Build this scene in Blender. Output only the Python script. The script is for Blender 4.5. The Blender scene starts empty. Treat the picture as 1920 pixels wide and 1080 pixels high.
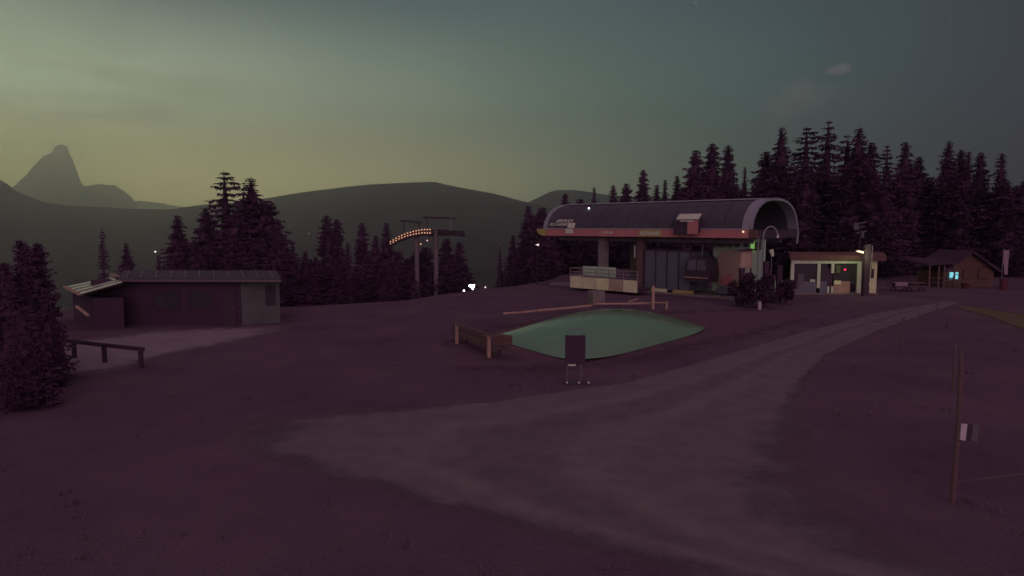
import bpy, math, random
from mathutils import Vector, Matrix
S = bpy.context.scene
COL = S.collection
rad = math.radians
rng = random.Random(7)

# ------------------------------------------------------------------ camera
F = 1251.0                      # focal length in photo pixels (1920 wide)
CAMH = 5.7                      # webcam height above the plateau
PITCH = math.atan(115 / F)      # looks slightly down
cd = bpy.data.cameras.new('camera')
cam = bpy.data.objects.new('camera', cd)
COL.objects.link(cam)
cd.sensor_width = 36.0
cd.lens = 36.0 * F / 1920.0
cd.clip_start = 0.1
cd.clip_end = 40000.0
cam.location = (0, 0, CAMH)
cam.rotation_euler = (math.pi / 2 - PITCH, 0, 0)
S.camera = cam

# ------------------------------------------------------------------ colour management
S.view_settings.view_transform = 'Standard'
S.view_settings.look = 'None'
S.view_settings.gamma = 1.0
S.view_settings.exposure = 0.0
S.render.engine = 'CYCLES'
S.cycles.use_denoising = True
S.cycles.use_adaptive_sampling = True
S.cycles.adaptive_threshold = 0.004
S.cycles.max_bounces = 6
S.cycles.volume_bounces = 1

# ------------------------------------------------------------------ sky
W_ = bpy.data.worlds.new('World')
S.world = W_
W_.use_nodes = True
nt = W_.node_tree
nt.nodes.clear()


def N(tree, typ, **kw):
    n = tree.nodes.new(typ)
    for k, v in kw.items():
        if k == 'ins':
            for i, x in v.items():
                if hasattr(x, 'is_output'):
                    tree.links.new(x, n.inputs[i])
                else:
                    n.inputs[i].default_value = x
        else:
            setattr(n, k, v)
    return n


def M_(tree, op, a, b=0.0, c=0.0, clamp=False):
    n = tree.nodes.new('ShaderNodeMath')
    n.operation = op
    n.use_clamp = clamp
    for i, x in enumerate((a, b, c)):
        if hasattr(x, 'is_output'):
            tree.links.new(x, n.inputs[i])
        else:
            n.inputs[i].default_value = x
    return n.outputs[0]


def ramp(tree, fac, stops, interp='LINEAR'):
    n = tree.nodes.new('ShaderNodeValToRGB')
    n.color_ramp.interpolation = interp
    el = n.color_ramp.elements
    while len(el) > 1:
        el.remove(el[-1])
    el[0].position = stops[0][0]
    el[0].color = (*stops[0][1], 1)
    for p, c in stops[1:]:
        e = el.new(p)
        e.color = (*c, 1)
    tree.links.new(fac, n.inputs[0])
    return n.outputs[0]


def mixc(tree, fac, a, b, blend='MIX'):
    n = tree.nodes.new('ShaderNodeMix')
    n.data_type = 'RGBA'
    n.blend_type = blend
    n.clamp_factor = True
    for i, x in ((0, fac), (6, a), (7, b)):
        if hasattr(x, 'is_output'):
            tree.links.new(x, n.inputs[i])
        elif i == 0:
            n.inputs[i].default_value = x
        else:
            n.inputs[i].default_value = (*x, 1)
    return n.outputs[2]


def maprange(tree, v, a, b, c, d, smooth=True):
    n = tree.nodes.new('ShaderNodeMapRange')
    n.interpolation_type = 'SMOOTHSTEP' if smooth else 'LINEAR'
    tree.links.new(v, n.inputs[0])
    for i, x in enumerate((a, b, c, d)):
        n.inputs[i + 1].default_value = x
    return n.outputs[0]


def sky_dir(u, v):
    xc, yc = (u - 960) / F, (540 - v) / F
    d = Vector((xc, math.cos(PITCH) + math.sin(PITCH) * yc, -math.sin(PITCH) + math.cos(PITCH) * yc))
    return d.normalized()


tc = nt.nodes.new('ShaderNodeTexCoord')
sep = N(nt, 'ShaderNodeSeparateXYZ', ins={0: tc.outputs['Generated']})
dx, dy, dz = sep.outputs
hyp = M_(nt, 'SQRT', M_(nt, 'ADD', M_(nt, 'MULTIPLY', dx, dx), M_(nt, 'MULTIPLY', dy, dy)))
az = M_(nt, 'DIVIDE', dx, hyp)                                    # -1 left .. +1 right
azf = M_(nt, 'MULTIPLY_ADD', az, 0.5, 0.5)                        # 0..1
hor = ramp(nt, azf, [(0.0, (2.392, 2.159, 0.795)), (0.2, (3.078, 2.791, 0.994)), (0.267, (2.769, 2.352, 0.916)), (0.40, (1.636, 1.389, 0.626)),
                     (0.53, (0.859, 0.869, 0.461)), (0.66, (0.186, 0.325, 0.237)), (0.8, (0.029, 0.075, 0.074)), (1.0, (0.026, 0.064, 0.069))])
mid = ramp(nt, azf, [(0.0, (0.768, 0.977, 0.670)), (0.2, (0.977, 1.216, 0.803)), (0.267, (0.784, 0.976, 0.676)), (0.40, (0.428, 0.571, 0.422)),
                     (0.53, (0.148, 0.282, 0.200)), (0.66, (0.071, 0.188, 0.160)), (0.8, (0.018, 0.055, 0.059)), (1.0, (0.015, 0.043, 0.051))])
top = ramp(nt, azf, [(0.0, (0.006, 0.037, 0.075)), (0.2, (0.008, 0.046, 0.090)), (0.267, (0.013, 0.059, 0.102)), (0.40, (0.028, 0.088, 0.113)),
                     (0.53, (0.039, 0.107, 0.116)), (0.66, (0.028, 0.080, 0.091)), (0.8, (0.017, 0.040, 0.050)), (1.0, (0.014, 0.034, 0.046))])
front = mixc(nt, maprange(nt, dz, 0.06, 0.17, 0, 1), hor, mid)
front = mixc(nt, maprange(nt, dz, 0.16, 0.32, 0, 1), front, top)
# thin cirrus veil low on the left
nz = N(nt, 'ShaderNodeTexNoise', ins={'Scale': 3.0, 'Detail': 4.0, 'Roughness': 0.55})
mp = N(nt, 'ShaderNodeMapping')
mp.inputs['Scale'].default_value = (1.2, 1.2, 9.0)
mp.inputs['Rotation'].default_value = (0, rad(4), 0)
nt.links.new(tc.outputs['Generated'], mp.inputs[0])
nt.links.new(mp.outputs[0], nz.inputs['Vector'])
veil = M_(nt, 'MULTIPLY', maprange(nt, nz.outputs[0], 0.40, 0.66, 0, 1), maprange(nt, az, -0.05, -0.5, 0, 1))
veil = M_(nt, 'MULTIPLY', veil, M_(nt, 'MULTIPLY', maprange(nt, dz, 0.10, 0.15, 0, 1), maprange(nt, dz, 0.17, 0.24, 1, 0)))
front = mixc(nt, M_(nt, 'MULTIPLY', veil, 0.75), front, (.50, .50, .35))
# broad faint mottling of the night sky
nz2 = N(nt, 'ShaderNodeTexNoise', ins={'Vector': tc.outputs['Generated'], 'Scale': 9.0, 'Detail': 3.0})
front = mixc(nt, 1.0, front, ramp(nt, nz2.outputs[0], [(0.3, (.93, .93, .95)), (0.7, (1.06, 1.05, 1.04))]), 'MULTIPLY')
# two small moonlit clouds on the right
nz3 = N(nt, 'ShaderNodeTexNoise', ins={'Vector': tc.outputs['Generated'], 'Scale': 38.0, 'Detail': 5.0, 'Roughness': 0.6})


def cloud(u, v, ru, rv, tilt, lo=0.25):
    """factor of a soft elliptical cloud round the direction of a photo pixel"""
    c = sky_dir(u, v)
    right = Vector((c.y, -c.x, 0)).normalized()
    up = right.cross(c)
    r2 = right * math.cos(tilt) + up * math.sin(tilt)
    u2 = -right * math.sin(tilt) + up * math.cos(tilt)

    def dot(vec, sc):
        n = N(nt, 'ShaderNodeVectorMath', operation='DOT_PRODUCT', ins={0: tc.outputs['Generated']})
        n.inputs[1].default_value = vec * sc
        return n.outputs['Value']
    a, b = dot(r2, F / ru), dot(u2, F / rv)
    d = M_(nt, 'SQRT', M_(nt, 'ADD', M_(nt, 'MULTIPLY', a, a), M_(nt, 'MULTIPLY', b, b)))
    d = M_(nt, 'ADD', d, M_(nt, 'MULTIPLY', M_(nt, 'SUBTRACT', nz3.outputs[0], 0.5), 1.6))
    f = maprange(nt, d, 1.0, lo, 0, 1)
    return M_(nt, 'MULTIPLY', f, maprange(nt, dy, 0.1, 0.3, 0, 1))


for args, amt, c in (((1492, 190, 75, 34, rad(18)), .95, (.235, .255, .215)), ((1573, 131, 26, 11, rad(5)), 1.0, (.270, .245, .230)),
                     ((1585, 195, 120, 40, rad(0)), .5, (.135, .150, .142)), ((1090, 60, 240, 120, rad(-25)), .16, (.10, .115, .105)),
                     ((130, 60, 200, 60, rad(10)), .2, (.13, .16, .13))):
    front = mixc(nt, M_(nt, 'MULTIPLY', cloud(*args), amt), front, c)
# rosy violet fill glow added to the unseen sky overhead and behind the camera
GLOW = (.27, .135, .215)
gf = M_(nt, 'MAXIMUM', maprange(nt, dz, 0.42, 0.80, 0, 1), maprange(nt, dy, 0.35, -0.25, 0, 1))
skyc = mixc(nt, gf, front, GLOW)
# below the horizon: dark land
skyc = mixc(nt, maprange(nt, dz, -0.02, -0.08, 0, 1), skyc, (.05, .04, .045))
# stars
for (u, v, r, b) in ((827, 66, 1.1, .5), (1305, 5, 1.5, .5), (1783, 37, 1.1, .5), (1407, 30, 0.9, .28), (1610, 68, .9, .25),
                     (415, 114, .9, .3), (835, 103, .8, .2), (1676, 198, .8, .16), (1283, 42, .8, .14), (610, 30, .7, .2), (1120, 175, .7, .12)):
    n = N(nt, 'ShaderNodeVectorMath', operation='DISTANCE', ins={0: tc.outputs['Generated']})
    n.inputs[1].default_value = sky_dir(u, v)
    skyc = mixc(nt, M_(nt, 'LESS_THAN', n.outputs['Value'], r / F), skyc, (b, b, b * .98))
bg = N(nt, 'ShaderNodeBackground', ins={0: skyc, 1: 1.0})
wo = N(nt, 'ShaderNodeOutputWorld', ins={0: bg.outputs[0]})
W_.cycles.sampling_method = 'MANUAL'
W_.cycles.sample_map_resolution = 512

# ------------------------------------------------------------------ added low rosy fill from behind the camera, lifts the dark tones
sd = bpy.data.lights.new('sun', 'SUN')
sd.energy = .62
sd.angle = rad(40)
sd.color = (1.0, .47, .76)
sun = bpy.data.objects.new('sun', sd)
COL.objects.link(sun)
sun.rotation_euler = Vector((-0.20, 0.94, -0.27)).to_track_quat('-Z', 'Y').to_euler()


# ------------------------------------------------------------------ helpers
def W(u, v, Y):
    """the point seen at photo pixel (u, v) on the vertical plane at distance Y"""
    xc, yc = (u - 960) / F, (540 - v) / F
    d = Vector((xc, math.cos(PITCH) + math.sin(PITCH) * yc, -math.sin(PITCH) + math.cos(PITCH) * yc))
    t = Y / d.y
    return Vector((d.x * t, Y, CAMH + d.z * t))


def G(u, v, z=0.0):
    """the point of the level z seen at photo pixel (u, v)"""
    xc, yc = (u - 960) / F, (540 - v) / F
    d = Vector((xc, math.cos(PITCH) + math.sin(PITCH) * yc, -math.sin(PITCH) + math.cos(PITCH) * yc))
    t = (z - CAMH) / d.z
    return Vector((d.x * t, d.y * t, z))


def lerp_tab(tab, x):
    if x <= tab[0][0]:
        return tab[0][1]
    for (a, b), (c, d) in zip(tab, tab[1:]):
        if x <= c:
            return b + (d - b) * (x - a) / (c - a)
    return tab[-1][1]


EDGE = [(-400, 20), (-60, 40), (-16, 46), (-9, 50), (-3, 60), (2, 65), (8, 85), (20, 160), (60, 260), (400, 400)]


def zg(x, y):
    """height of the terrain: a plateau that drops into the valley beyond its rim"""
    e = y - lerp_tab(EDGE, x)
    if x < -40:
        e = max(e, (-40 - x) * 0.8)
    if e <= 0:
        return 0.0
    z = -(0.24 * e * e / (e + 8) + 0.0011 * e * e) if e < 220 else -(0.24 * 220 * 220 / 228 + 0.0011 * 48400) - (e - 220) * .7
    return max(z, -430.0)


class MB:
    def __init__(s):
        s.v, s.f = [], []

    def add(s, vs, fs):
        o = len(s.v)
        s.v += [tuple(p) for p in vs]
        s.f += [tuple(i + o for i in f) for f in fs]
        return s

    def box(s, c, d, rz=0.0, rot=None):
        m = rot if rot is not None else Matrix.Rotation(rz, 3, 'Z')
        c = Vector(c)
        vs = [c + m @ Vector((sx * d[0] / 2, sy * d[1] / 2, sz * d[2] / 2)) for sx in (-1, 1) for sy in (-1, 1) for sz in (-1, 1)]
        return s.add(vs, [(0, 1, 3, 2), (4, 6, 7, 5), (0, 4, 5, 1), (2, 3, 7, 6), (0, 2, 6, 4), (1, 5, 7, 3)])

    def bar(s, a, b, w, h, up=(0, 0, 1)):
        a, b = Vector(a), Vector(b)
        d = (b - a).normalized()
        u = Vector(up)
        if abs(d.dot(u)) > .99:
            u = Vector((1, 0, 0))
        r = d.cross(u).normalized()
        u = r.cross(d)
        vs = [p + r * sx * w / 2 + u * sz * h / 2 for p in (a, b) for sx in (-1, 1) for sz in (-1, 1)]
        return s.add(vs, [(0, 1, 3, 2), (4, 6, 7, 5), (0, 4, 5, 1), (2, 3, 7, 6), (0, 2, 6, 4), (1, 5, 7, 3)])

    def tube(s, pts, r, n=8, r2=None):
        pts = [Vector(p) for p in pts]
        rings = []
        k = len(pts)
        for i, p in enumerate(pts):
            d = (pts[min(i + 1, k - 1)] - pts[max(i - 1, 0)]).normalized()
            u = Vector((0, 0, 1)) if abs(d.z) < .95 else Vector((0, 1, 0))
            x = d.cross(u).normalized()
            y = x.cross(d)
            rr = r if r2 is None else r + (r2 - r) * i / (k - 1)
            rings.append([p + (x * math.cos(2 * math.pi * j / n) + y * math.sin(2 * math.pi * j / n)) * rr for j in range(n)])
        vs = [q for ring in rings for q in ring]
        fs = [(i * n + j, i * n + (j + 1) % n, (i + 1) * n + (j + 1) % n, (i + 1) * n + j) for i in range(k - 1) for j in range(n)]
        fs += [tuple(range(n)), tuple(range((k - 1) * n, k * n))]
        return s.add(vs, fs)

    def ball(s, c, r, n=8, sq=(1, 1, 1)):
        c = Vector(c)
        vs, fs = [], []
        m = n // 2 + 1
        for i in range(m + 1):
            t = math.pi * i / m
            for j in range(n):
                p = 2 * math.pi * j / n
                vs.append(c + Vector((math.sin(t) * math.cos(p) * r * sq[0], math.sin(t) * math.sin(p) * r * sq[1], math.cos(t) * r * sq[2])))
        for i in range(m):
            for j in range(n):
                fs.append((i * n + j, i * n + (j + 1) % n, (i + 1) * n + (j + 1) % n, (i + 1) * n + j))
        return s.add(vs, fs)

    def prism(s, poly, off):
        off = Vector(off)
        k = len(poly)
        vs = [Vector(p) for p in poly] + [Vector(p) + off for p in poly]
        return s.add(vs, [tuple(range(k)), tuple(range(2 * k - 1, k - 1, -1))] + [(i, (i + 1) % k, k + (i + 1) % k, k + i) for i in range(k)])

    def build(s, name, mat, parent=None, base=(0, 0, 0), smooth=False):
        me = bpy.data.meshes.new(name)
        if parent is not None:
            base = root_loc(parent)
        b = Vector(base)
        me.from_pydata([tuple(Vector(p) - b) for p in s.v], [], s.f)
        me.materials.append(mat)
        if smooth:
            for p in me.polygons:
                p.use_smooth = True
        me.update()
        o = bpy.data.objects.new(name, me)
        COL.objects.link(o)
        if parent is not None:
            o.parent = parent
        else:
            o.location = b
        return o


def root_loc(o):
    while o.parent is not None:
        o = o.parent
    return Vector(o.location)


def tag(o, label=None, cat=None, group=None, kind=None):
    if label:
        o['label'] = label
    if cat:
        o['category'] = cat
    if group:
        o['group'] = group
    if kind:
        o['kind'] = kind
    return o


def thing(name, label, cat, loc, group=None):
    o = bpy.data.objects.new(name, None)
    o.empty_display_size = 0.3
    COL.objects.link(o)
    o.location = loc
    return tag(o, label, cat, group)


def copy_tree(o, parent=None):
    c = o.copy()
    COL.objects.link(c)
    c.parent = parent
    for ch in [x for x in bpy.data.objects if x.parent == o]:
        copy_tree(ch, c)
    return c


# ------------------------------------------------------------------ materials
def mat(name, c, rough=.9, spec=.15, metal=0.0, var=None, scale=6.0, bump=0.0, bscale=20.0, detail=4.0, stretch=None):
    """plain procedural surface: a base colour broken up by noise, optional bump"""
    m = bpy.data.materials.new(name)
    m.use_nodes = True
    t = m.node_tree
    p = t.nodes['Principled BSDF']
    p.inputs['Roughness'].default_value = rough
    p.inputs['Specular IOR Level'].default_value = spec
    p.inputs['Metallic'].default_value = metal
    co = t.nodes.new('ShaderNodeTexCoord').outputs['Object']
    if stretch:
        mp = t.nodes.new('ShaderNodeMapping')
        mp.inputs['Scale'].default_value = stretch
        t.links.new(co, mp.inputs[0])
        co = mp.outputs[0]
    c2 = var if var else tuple(x * .78 for x in c)
    nn = N(t, 'ShaderNodeTexNoise', ins={'Vector': co, 'Scale': scale, 'Detail': detail, 'Roughness': .6})
    t.links.new(ramp(t, nn.outputs[0], [(.34, c2), (.66, c)]), p.inputs['Base Color'])
    if bump:
        nb = N(t, 'ShaderNodeTexNoise', ins={'Vector': co, 'Scale': bscale, 'Detail': 5.0})
        bp = N(t, 'ShaderNodeBump', ins={'Strength': bump, 'Distance': .1, 'Height': nb.outputs[0]})
        t.links.new(bp.outputs[0], p.inputs['Normal'])
    return m


def glow(name, c, e):
    m = bpy.data.materials.new(name)
    m.use_nodes = True
    p = m.node_tree.nodes['Principled BSDF']
    p.inputs['Base Color'].default_value = (*c, 1)
    p.inputs['Emission Color'].default_value = (*c, 1)
    p.inputs['Emission Strength'].default_value = e
    return m


M = dict(
    needles=mat('needles', (.088, .056, .089), 1, 0, var=(.082, .052, .083), scale=1.3),
    bark=mat('bark', (.09, .06, .08), 1, 0, scale=5),
    leaves=mat('leaves', (.068, .047, .062), 1, 0, var=(.058, .04, .053), scale=2),
    roof=mat('roof', (.070, .082, .085), .62, .2, var=(.058, .068, .072), scale=.5),
    rim=mat('rim', (.25, .32, .31), .5, .35, var=(.20, .26, .25), scale=2),
    trim=mat('trim', (.34, .42, .38), .45, .4, var=(.28, .34, .31), scale=1.2),
    red=mat('red', (.48, .24, .20), .6, .3, var=(.41, .20, .165), scale=.8),
    yellow=mat('yellow', (.40, .42, .12), .7, .2, var=(.33, .35, .10), scale=2),
    letter=mat('letter', (.62, .80, .52), .7, .2, var=(.52, .66, .44), scale=4),
    dark=mat('dark', (.06, .05, .06), .7, .2, scale=2),
    steel=mat('steel', (.17, .17, .17), .5, .4, var=(.13, .13, .13), scale=2),
    concrete=mat('concrete', (.24, .27, .20), .9, .1, var=(.17, .18, .15), scale=1.6, bump=.2),
    parapet=mat('parapet', (.66, .84, .42), .85, .1, var=(.54, .68, .35), scale=1.1),
    glassblue=mat('glassblue', (.11, .145, .15), .35, .3, var=(.11, .14, .14), scale=.4),
    wallgrey=mat('wallgrey', (.42, .72, .44), .9, .1, var=(.36, .61, .37), scale=.6),
    pinkwall=mat('pinkwall', (.42, .42, .26), .9, .1, var=(.34, .34, .21), scale=.8),
    white=mat('white', (.55, .62, .50), .7, .2, var=(.44, .48, .40), scale=2),
    cream=mat('cream', (.66, .90, .40), .8, .1, var=(.56, .76, .34), scale=1.2),
    frame=mat('frame', (.52, .74, .44), .7, .2, var=(.45, .63, .38), scale=1.5),
    brownred=mat('brownred', (.16, .105, .075), .8, .1, var=(.11, .08, .06), scale=1),
    wood=mat('wood', (.155, .125, .10), .85, .1, var=(.10, .085, .075), scale=3, stretch=(1, 1, 7)),
    rail=mat('rail', (.42, .36, .22), .8, .1, var=(.33, .27, .18), scale=2),
    darkwood=mat('darkwood', (.072, .052, .07), .9, .05, var=(.06, .044, .058), scale=2.2, stretch=(5, 5, 1)),
    hutwall=mat('hutwall', (.125, .155, .125), .9, .1, var=(.10, .12, .105), scale=.8),
    endwall=mat('endwall', (.11, .145, .11), .9, .1, var=(.085, .11, .085), scale=.8, bump=.15),
    tarn=mat('tarn', (.135, .10, .07), .9, .1, scale=2),
    hutroof=mat('hutroof', (.08, .082, .085), .85, .1, var=(.07, .075, .07), scale=.9),
    sheet=mat('sheet', (.62, .66, .52), .30, .5, metal=.85, var=(.5, .54, .44), scale=3),
    sheetdark=mat('sheetdark', (.16, .14, .12), .5, .3, var=(.11, .1, .09), scale=3),
    glass=mat('glass', (.05, .055, .055), .12, .5, scale=1),
    pillow=mat('pillow', (.115, .31, .125), .2, 1.0, var=(.095, .255, .105), scale=.35),
    gravel=mat('gravel', (.125, .120, .105), 1, 0, var=(.095, .09, .082), scale=9, bump=.3, bscale=60),
    green=mat('green', (.11, .17, .07), .8, .1),
    pole=mat('pole', (.17, .18, .15), .6, .3, scale=2),
    banner=mat('banner', (.30, .28, .25), .8, .1, var=(.24, .22, .21), scale=1),
    crimson=mat('crimson', (.12, .045, .052), .8, .1, scale=2),
    rock=mat('rock', (.06, .06, .05), 1, 0, var=(.04, .04, .035), scale=.004, detail=8),
    slope=mat('slope', (.060, .062, .048), 1, 0, var=(.016, .016, .014), scale=.009, detail=8),
    warmbulb=glow('warmbulb', (1.0, .55, .32), 1.0),
    whitelamp=glow('whitelamp', (1.0, .97, .95), 12.0),
    faintlamp=glow('faintlamp', (1.0, .85, .75), .8),
    orangelamp=glow('orangelamp', (1.0, .78, .5), .9),
    redlamp=glow('redlamp', (1.0, .03, .08), 2.2),
    tealwin=glow('tealwin', (.22, .78, .80), .75),
    greenlamp=glow('greenlamp', (.35, .75, .18), .38),
    amber=glow('amber', (.85, .50, .14), .10),
    kioskglow=glow('kioskglow', (.55, .62, .35), .10),
)


# ------------------------------------------------------------------ ground
def ground_mat():
    m = bpy.data.materials.new('ground')
    m.use_nodes = True
    t = m.node_tree
    p = t.nodes['Principled BSDF']
    p.inputs['Roughness'].default_value = 1
    p.inputs['Specular IOR Level'].default_value = 0
    co = t.nodes.new('ShaderNodeTexCoord').outputs['Object']
    a = N(t, 'ShaderNodeTexNoise', ins={'Vector': co, 'Scale': .22, 'Detail': 6.0, 'Roughness': .62}).outputs[0]
    b = N(t, 'ShaderNodeTexNoise', ins={'Vector': co, 'Scale': 14.0, 'Detail': 4.0}).outputs[0]
    c1 = ramp(t, a, [(.26, (.094, .074, .092)), (.5, (.122, .097, .112)), (.76, (.160, .126, .134))])
    c2 = ramp(t, b, [(.3, (.88, .88, .88)), (.7, (1.1, 1.1, 1.1))])
    t.links.new(mixc(t, 1.0, c1, c2, 'MULTIPLY'), p.inputs['Base Color'])
    bp = N(t, 'ShaderNodeBump', ins={'Strength': .5, 'Distance': .15, 'Height': b})
    t.links.new(bp.outputs[0], p.inputs['Normal'])
    return m


def axis(lo, hi, n, fine, span):
    """graded coordinates: fine within +-span, coarser outward"""
    out, x, st = [], 0.0, fine
    pos = []
    while x < hi:
        pos.append(x)
        x += st
        if x > span:
            st *= 1.22
    pos.append(hi)
    neg, x, st = [], -fine, fine
    while x > lo:
        neg.append(x)
        x -= st
        if x < -span:
            st *= 1.22
    neg.append(lo)
    return neg[::-1] + pos


gx, gy = axis(-8500, 8500, 0, 3.0, 70), axis(-150, 11500, 0, 3.0, 150)
vs = [(x, y, zg(x, y)) for y in gy for x in gx]
nx = len(gx)
fs = [(j * nx + i, j * nx + i + 1, (j + 1) * nx + i + 1, (j + 1) * nx + i) for j in range(len(gy) - 1) for i in range(nx - 1)]
tag(MB().add(vs, fs).build('ground', ground_mat(), smooth=True), kind='structure')


def soft_mat(name, c, c2, scale, ruts=0.0):
    """a ground cover sheet whose rim breaks up into the soil beneath"""
    m = mat(name, c, 1, 0, var=c2, scale=scale, bump=.35, bscale=40)
    t = m.node_tree
    p = t.nodes['Principled BSDF']
    at = t.nodes.new('ShaderNodeAttribute')
    at.attribute_name = 'inside'
    co = t.nodes.new('ShaderNodeTexCoord').outputs['Object']
    n1 = N(t, 'ShaderNodeTexNoise', ins={'Vector': co, 'Scale': .9, 'Detail': 6.0, 'Roughness': .65}).outputs[0]
    k = M_(t, 'ADD', at.outputs['Fac'], M_(t, 'MULTIPLY', M_(t, 'SUBTRACT', n1, .5), .9))
    t.links.new(maprange(t, k, .1, .75, 0, 1), p.inputs['Alpha'])
    ac = t.nodes.new('ShaderNodeAttribute')
    ac.attribute_name = 'across'
    wob = N(t, 'ShaderNodeTexNoise', ins={'Vector': co, 'Scale': .35, 'Detail': 2.0}).outputs[0]
    x = M_(t, 'ADD', ac.outputs['Fac'], M_(t, 'MULTIPLY', M_(t, 'SUBTRACT', wob, .5), .10))
    ru = ramp(t, x, [(.30, (1, 1, 1)), (.38, (1.12, 1.12, 1.12)), (.45, (.88, .87, .87)), (.55, (.88, .87, .87)), (.62, (1.12, 1.12, 1.12)), (.70, (1, 1, 1))])
    src = p.inputs['Base Color'].links[0].from_socket
    t.links.new(mixc(t, ruts, src, ru, 'MULTIPLY'), p.inputs['Base Color'])
    return m


def strip(name, pairs, material, z, nacross=20, sub=6, soft=3.2, strength=None, softs=None):
    rows = []
    st_ = strength or [1.0] * len(pairs)
    so_ = softs or [soft] * len(pairs)
    for i, ((l0, r0), (l1, r1)) in enumerate(zip(pairs, pairs[1:])):
        for k in range(sub):
            t = k / sub
            rows.append((l0.lerp(l1, t), r0.lerp(r1, t), st_[i] + (st_[i + 1] - st_[i]) * t, so_[i] + (so_[i + 1] - so_[i]) * t))
    rows.append((*pairs[-1], st_[-1], so_[-1]))
    mb, att, acr = MB(), [], []
    for l, r, w, sf in rows:
        for i in range(nacross + 1):
            q = l.lerp(r, i / nacross)
            mb.v.append((q.x, q.y, zg(q.x, q.y) + z))
            e = min(i, nacross - i) / nacross * sf
            att.append(min(1.0, e) * w)
            acr.append(i / nacross)
    n = nacross + 1
    for j in range(len(rows) - 1):
        for i in range(nacross):
            mb.f.append((j * n + i, j * n + i + 1, (j + 1) * n + i + 1, (j + 1) * n + i))
    o = mb.build(name, material)
    a = o.data.attributes.new('inside', 'FLOAT', 'POINT')
    a.data.foreach_set('value', att)
    a = o.data.attributes.new('across', 'FLOAT', 'POINT')
    a.data.foreach_set('value', acr)
    return tag(o, kind='structure')


track_px = [((1768, 566), (1803, 568)), ((1633, 588), (1757, 584)), ((1490, 625), (1656, 620)), ((1340, 668), (1562, 664)),
            ((1150, 718), (1522, 716)), ((860, 753), (1522, 780)), ((460, 782), (1578, 850)), ((330, 828), (1690, 945)),
            ((640, 915), (1915, 1085)), ((1080, 1040), (2300, 1180)), ((1300, 1250), (2700, 1280))]
track_w = [1, 1, 1, 1, 1, 1, .97, .92, .85, .7, .5]
strip('gravel_track', [(G(*a), G(*b)) for a, b in track_px], strength=track_w, softs=[8, 8, 8, 8, 7.5, 6.5, 4.6, 3.6, 3.0, 2.8, 2.8], nacross=26, z=.012, material=soft_mat('track', (.182, .178, .156), (.150, .143, .132), 1.3, ruts=1.0))
strip('terrace_paving', [(G(95, 640), G(96, 716)), (G(180, 628), G(200, 712)), (G(300, 616), G(300, 676)), (G(430, 610), G(445, 645)), (G(560, 603), G(570, 618))],
      soft_mat('paving', (.27, .26, .23), (.225, .215, .195), .8), .012, nacross=20, strength=[1, 1, 1, .8, .15])
# bare reddish earth round the bouncing cushion
strip('bare_earth', [(G(820, 640), G(860, 700)), (G(900, 610), G(1060, 712)), (G(1050, 585), G(1250, 690)), (G(1300, 576), G(1420, 640)), (G(1480, 578), G(1520, 600))],
      soft_mat('earth', (.138, .100, .102), (.112, .088, .094), .7), .006, nacross=18)
# lighter grass verge along the far right of the track
strip('grass_verge', [(G(1800, 572), G(1800, 580)), (G(1860, 578), G(1855, 597)), (G(1940, 590), G(1920, 625)), (G(2060, 612), G(2040, 660))],
      soft_mat('verge', (.15, .16, .075), (.125, .125, .08), 1.0), .018, nacross=18)


# ------------------------------------------------------------------ mountains
def ridge(name, pts, D, front, back, base, material, rough, seed, step=18.0, p=1.0, rows=26, axis_u=None, crest=.12):
    r = random.Random(seed)
    ph = [(r.uniform(.4, 1.6), r.uniform(0, 6.28), r.uniform(0, 6.28)) for _ in range(7)]

    def nse(x, y):
        s, k, a = 0, 1.0, 1.0
        for (f, p0, p1) in ph:
            s += a * abs(math.sin(x * k * f / 160 + p0 + 1.3 * math.sin(y * k / 210 + p1)))
            k *= 1.9
            a *= .55
        return s / 2.1 - .5
    P = [W(u, v, D) for u, v in pts]
    tab = [(q.x, q.z) for q in P]
    x0, x1 = tab[0][0], tab[-1][0]
    nxx = int((x1 - x0) / step) + 1
    mb = MB()
    cxm = W(axis_u, 400, D).x if axis_u is not None else 0.0      # the spur runs towards the valley below the camera
    for j in range(-rows, rows // 2 + 1):
        t = j / rows if j < 0 else j / (rows // 2)
        y = D + t * (front if j < 0 else back)
        lean = cxm * (y / D - 1)
        for i in range(nxx + 1):
            x = x0 + (x1 - x0) * i / nxx
            h = lerp_tab(tab, x)
            w = (1 - abs(t)) ** p
            z = base + (h - base) * w + nse(x, y) * rough * min(1, crest + 1.6 * abs(t)) * (1 if abs(t) < .97 else 0)
            mb.v.append((x + lean, y, z))
    n = nxx + 1
    for j in range(rows + rows // 2):
        for i in range(nxx):
            mb.f.append((j * n + i, j * n + i + 1, (j + 1) * n + i + 1, (j + 1) * n + i))
    return tag(mb.build(name, material, smooth=True), kind='structure')


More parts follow.
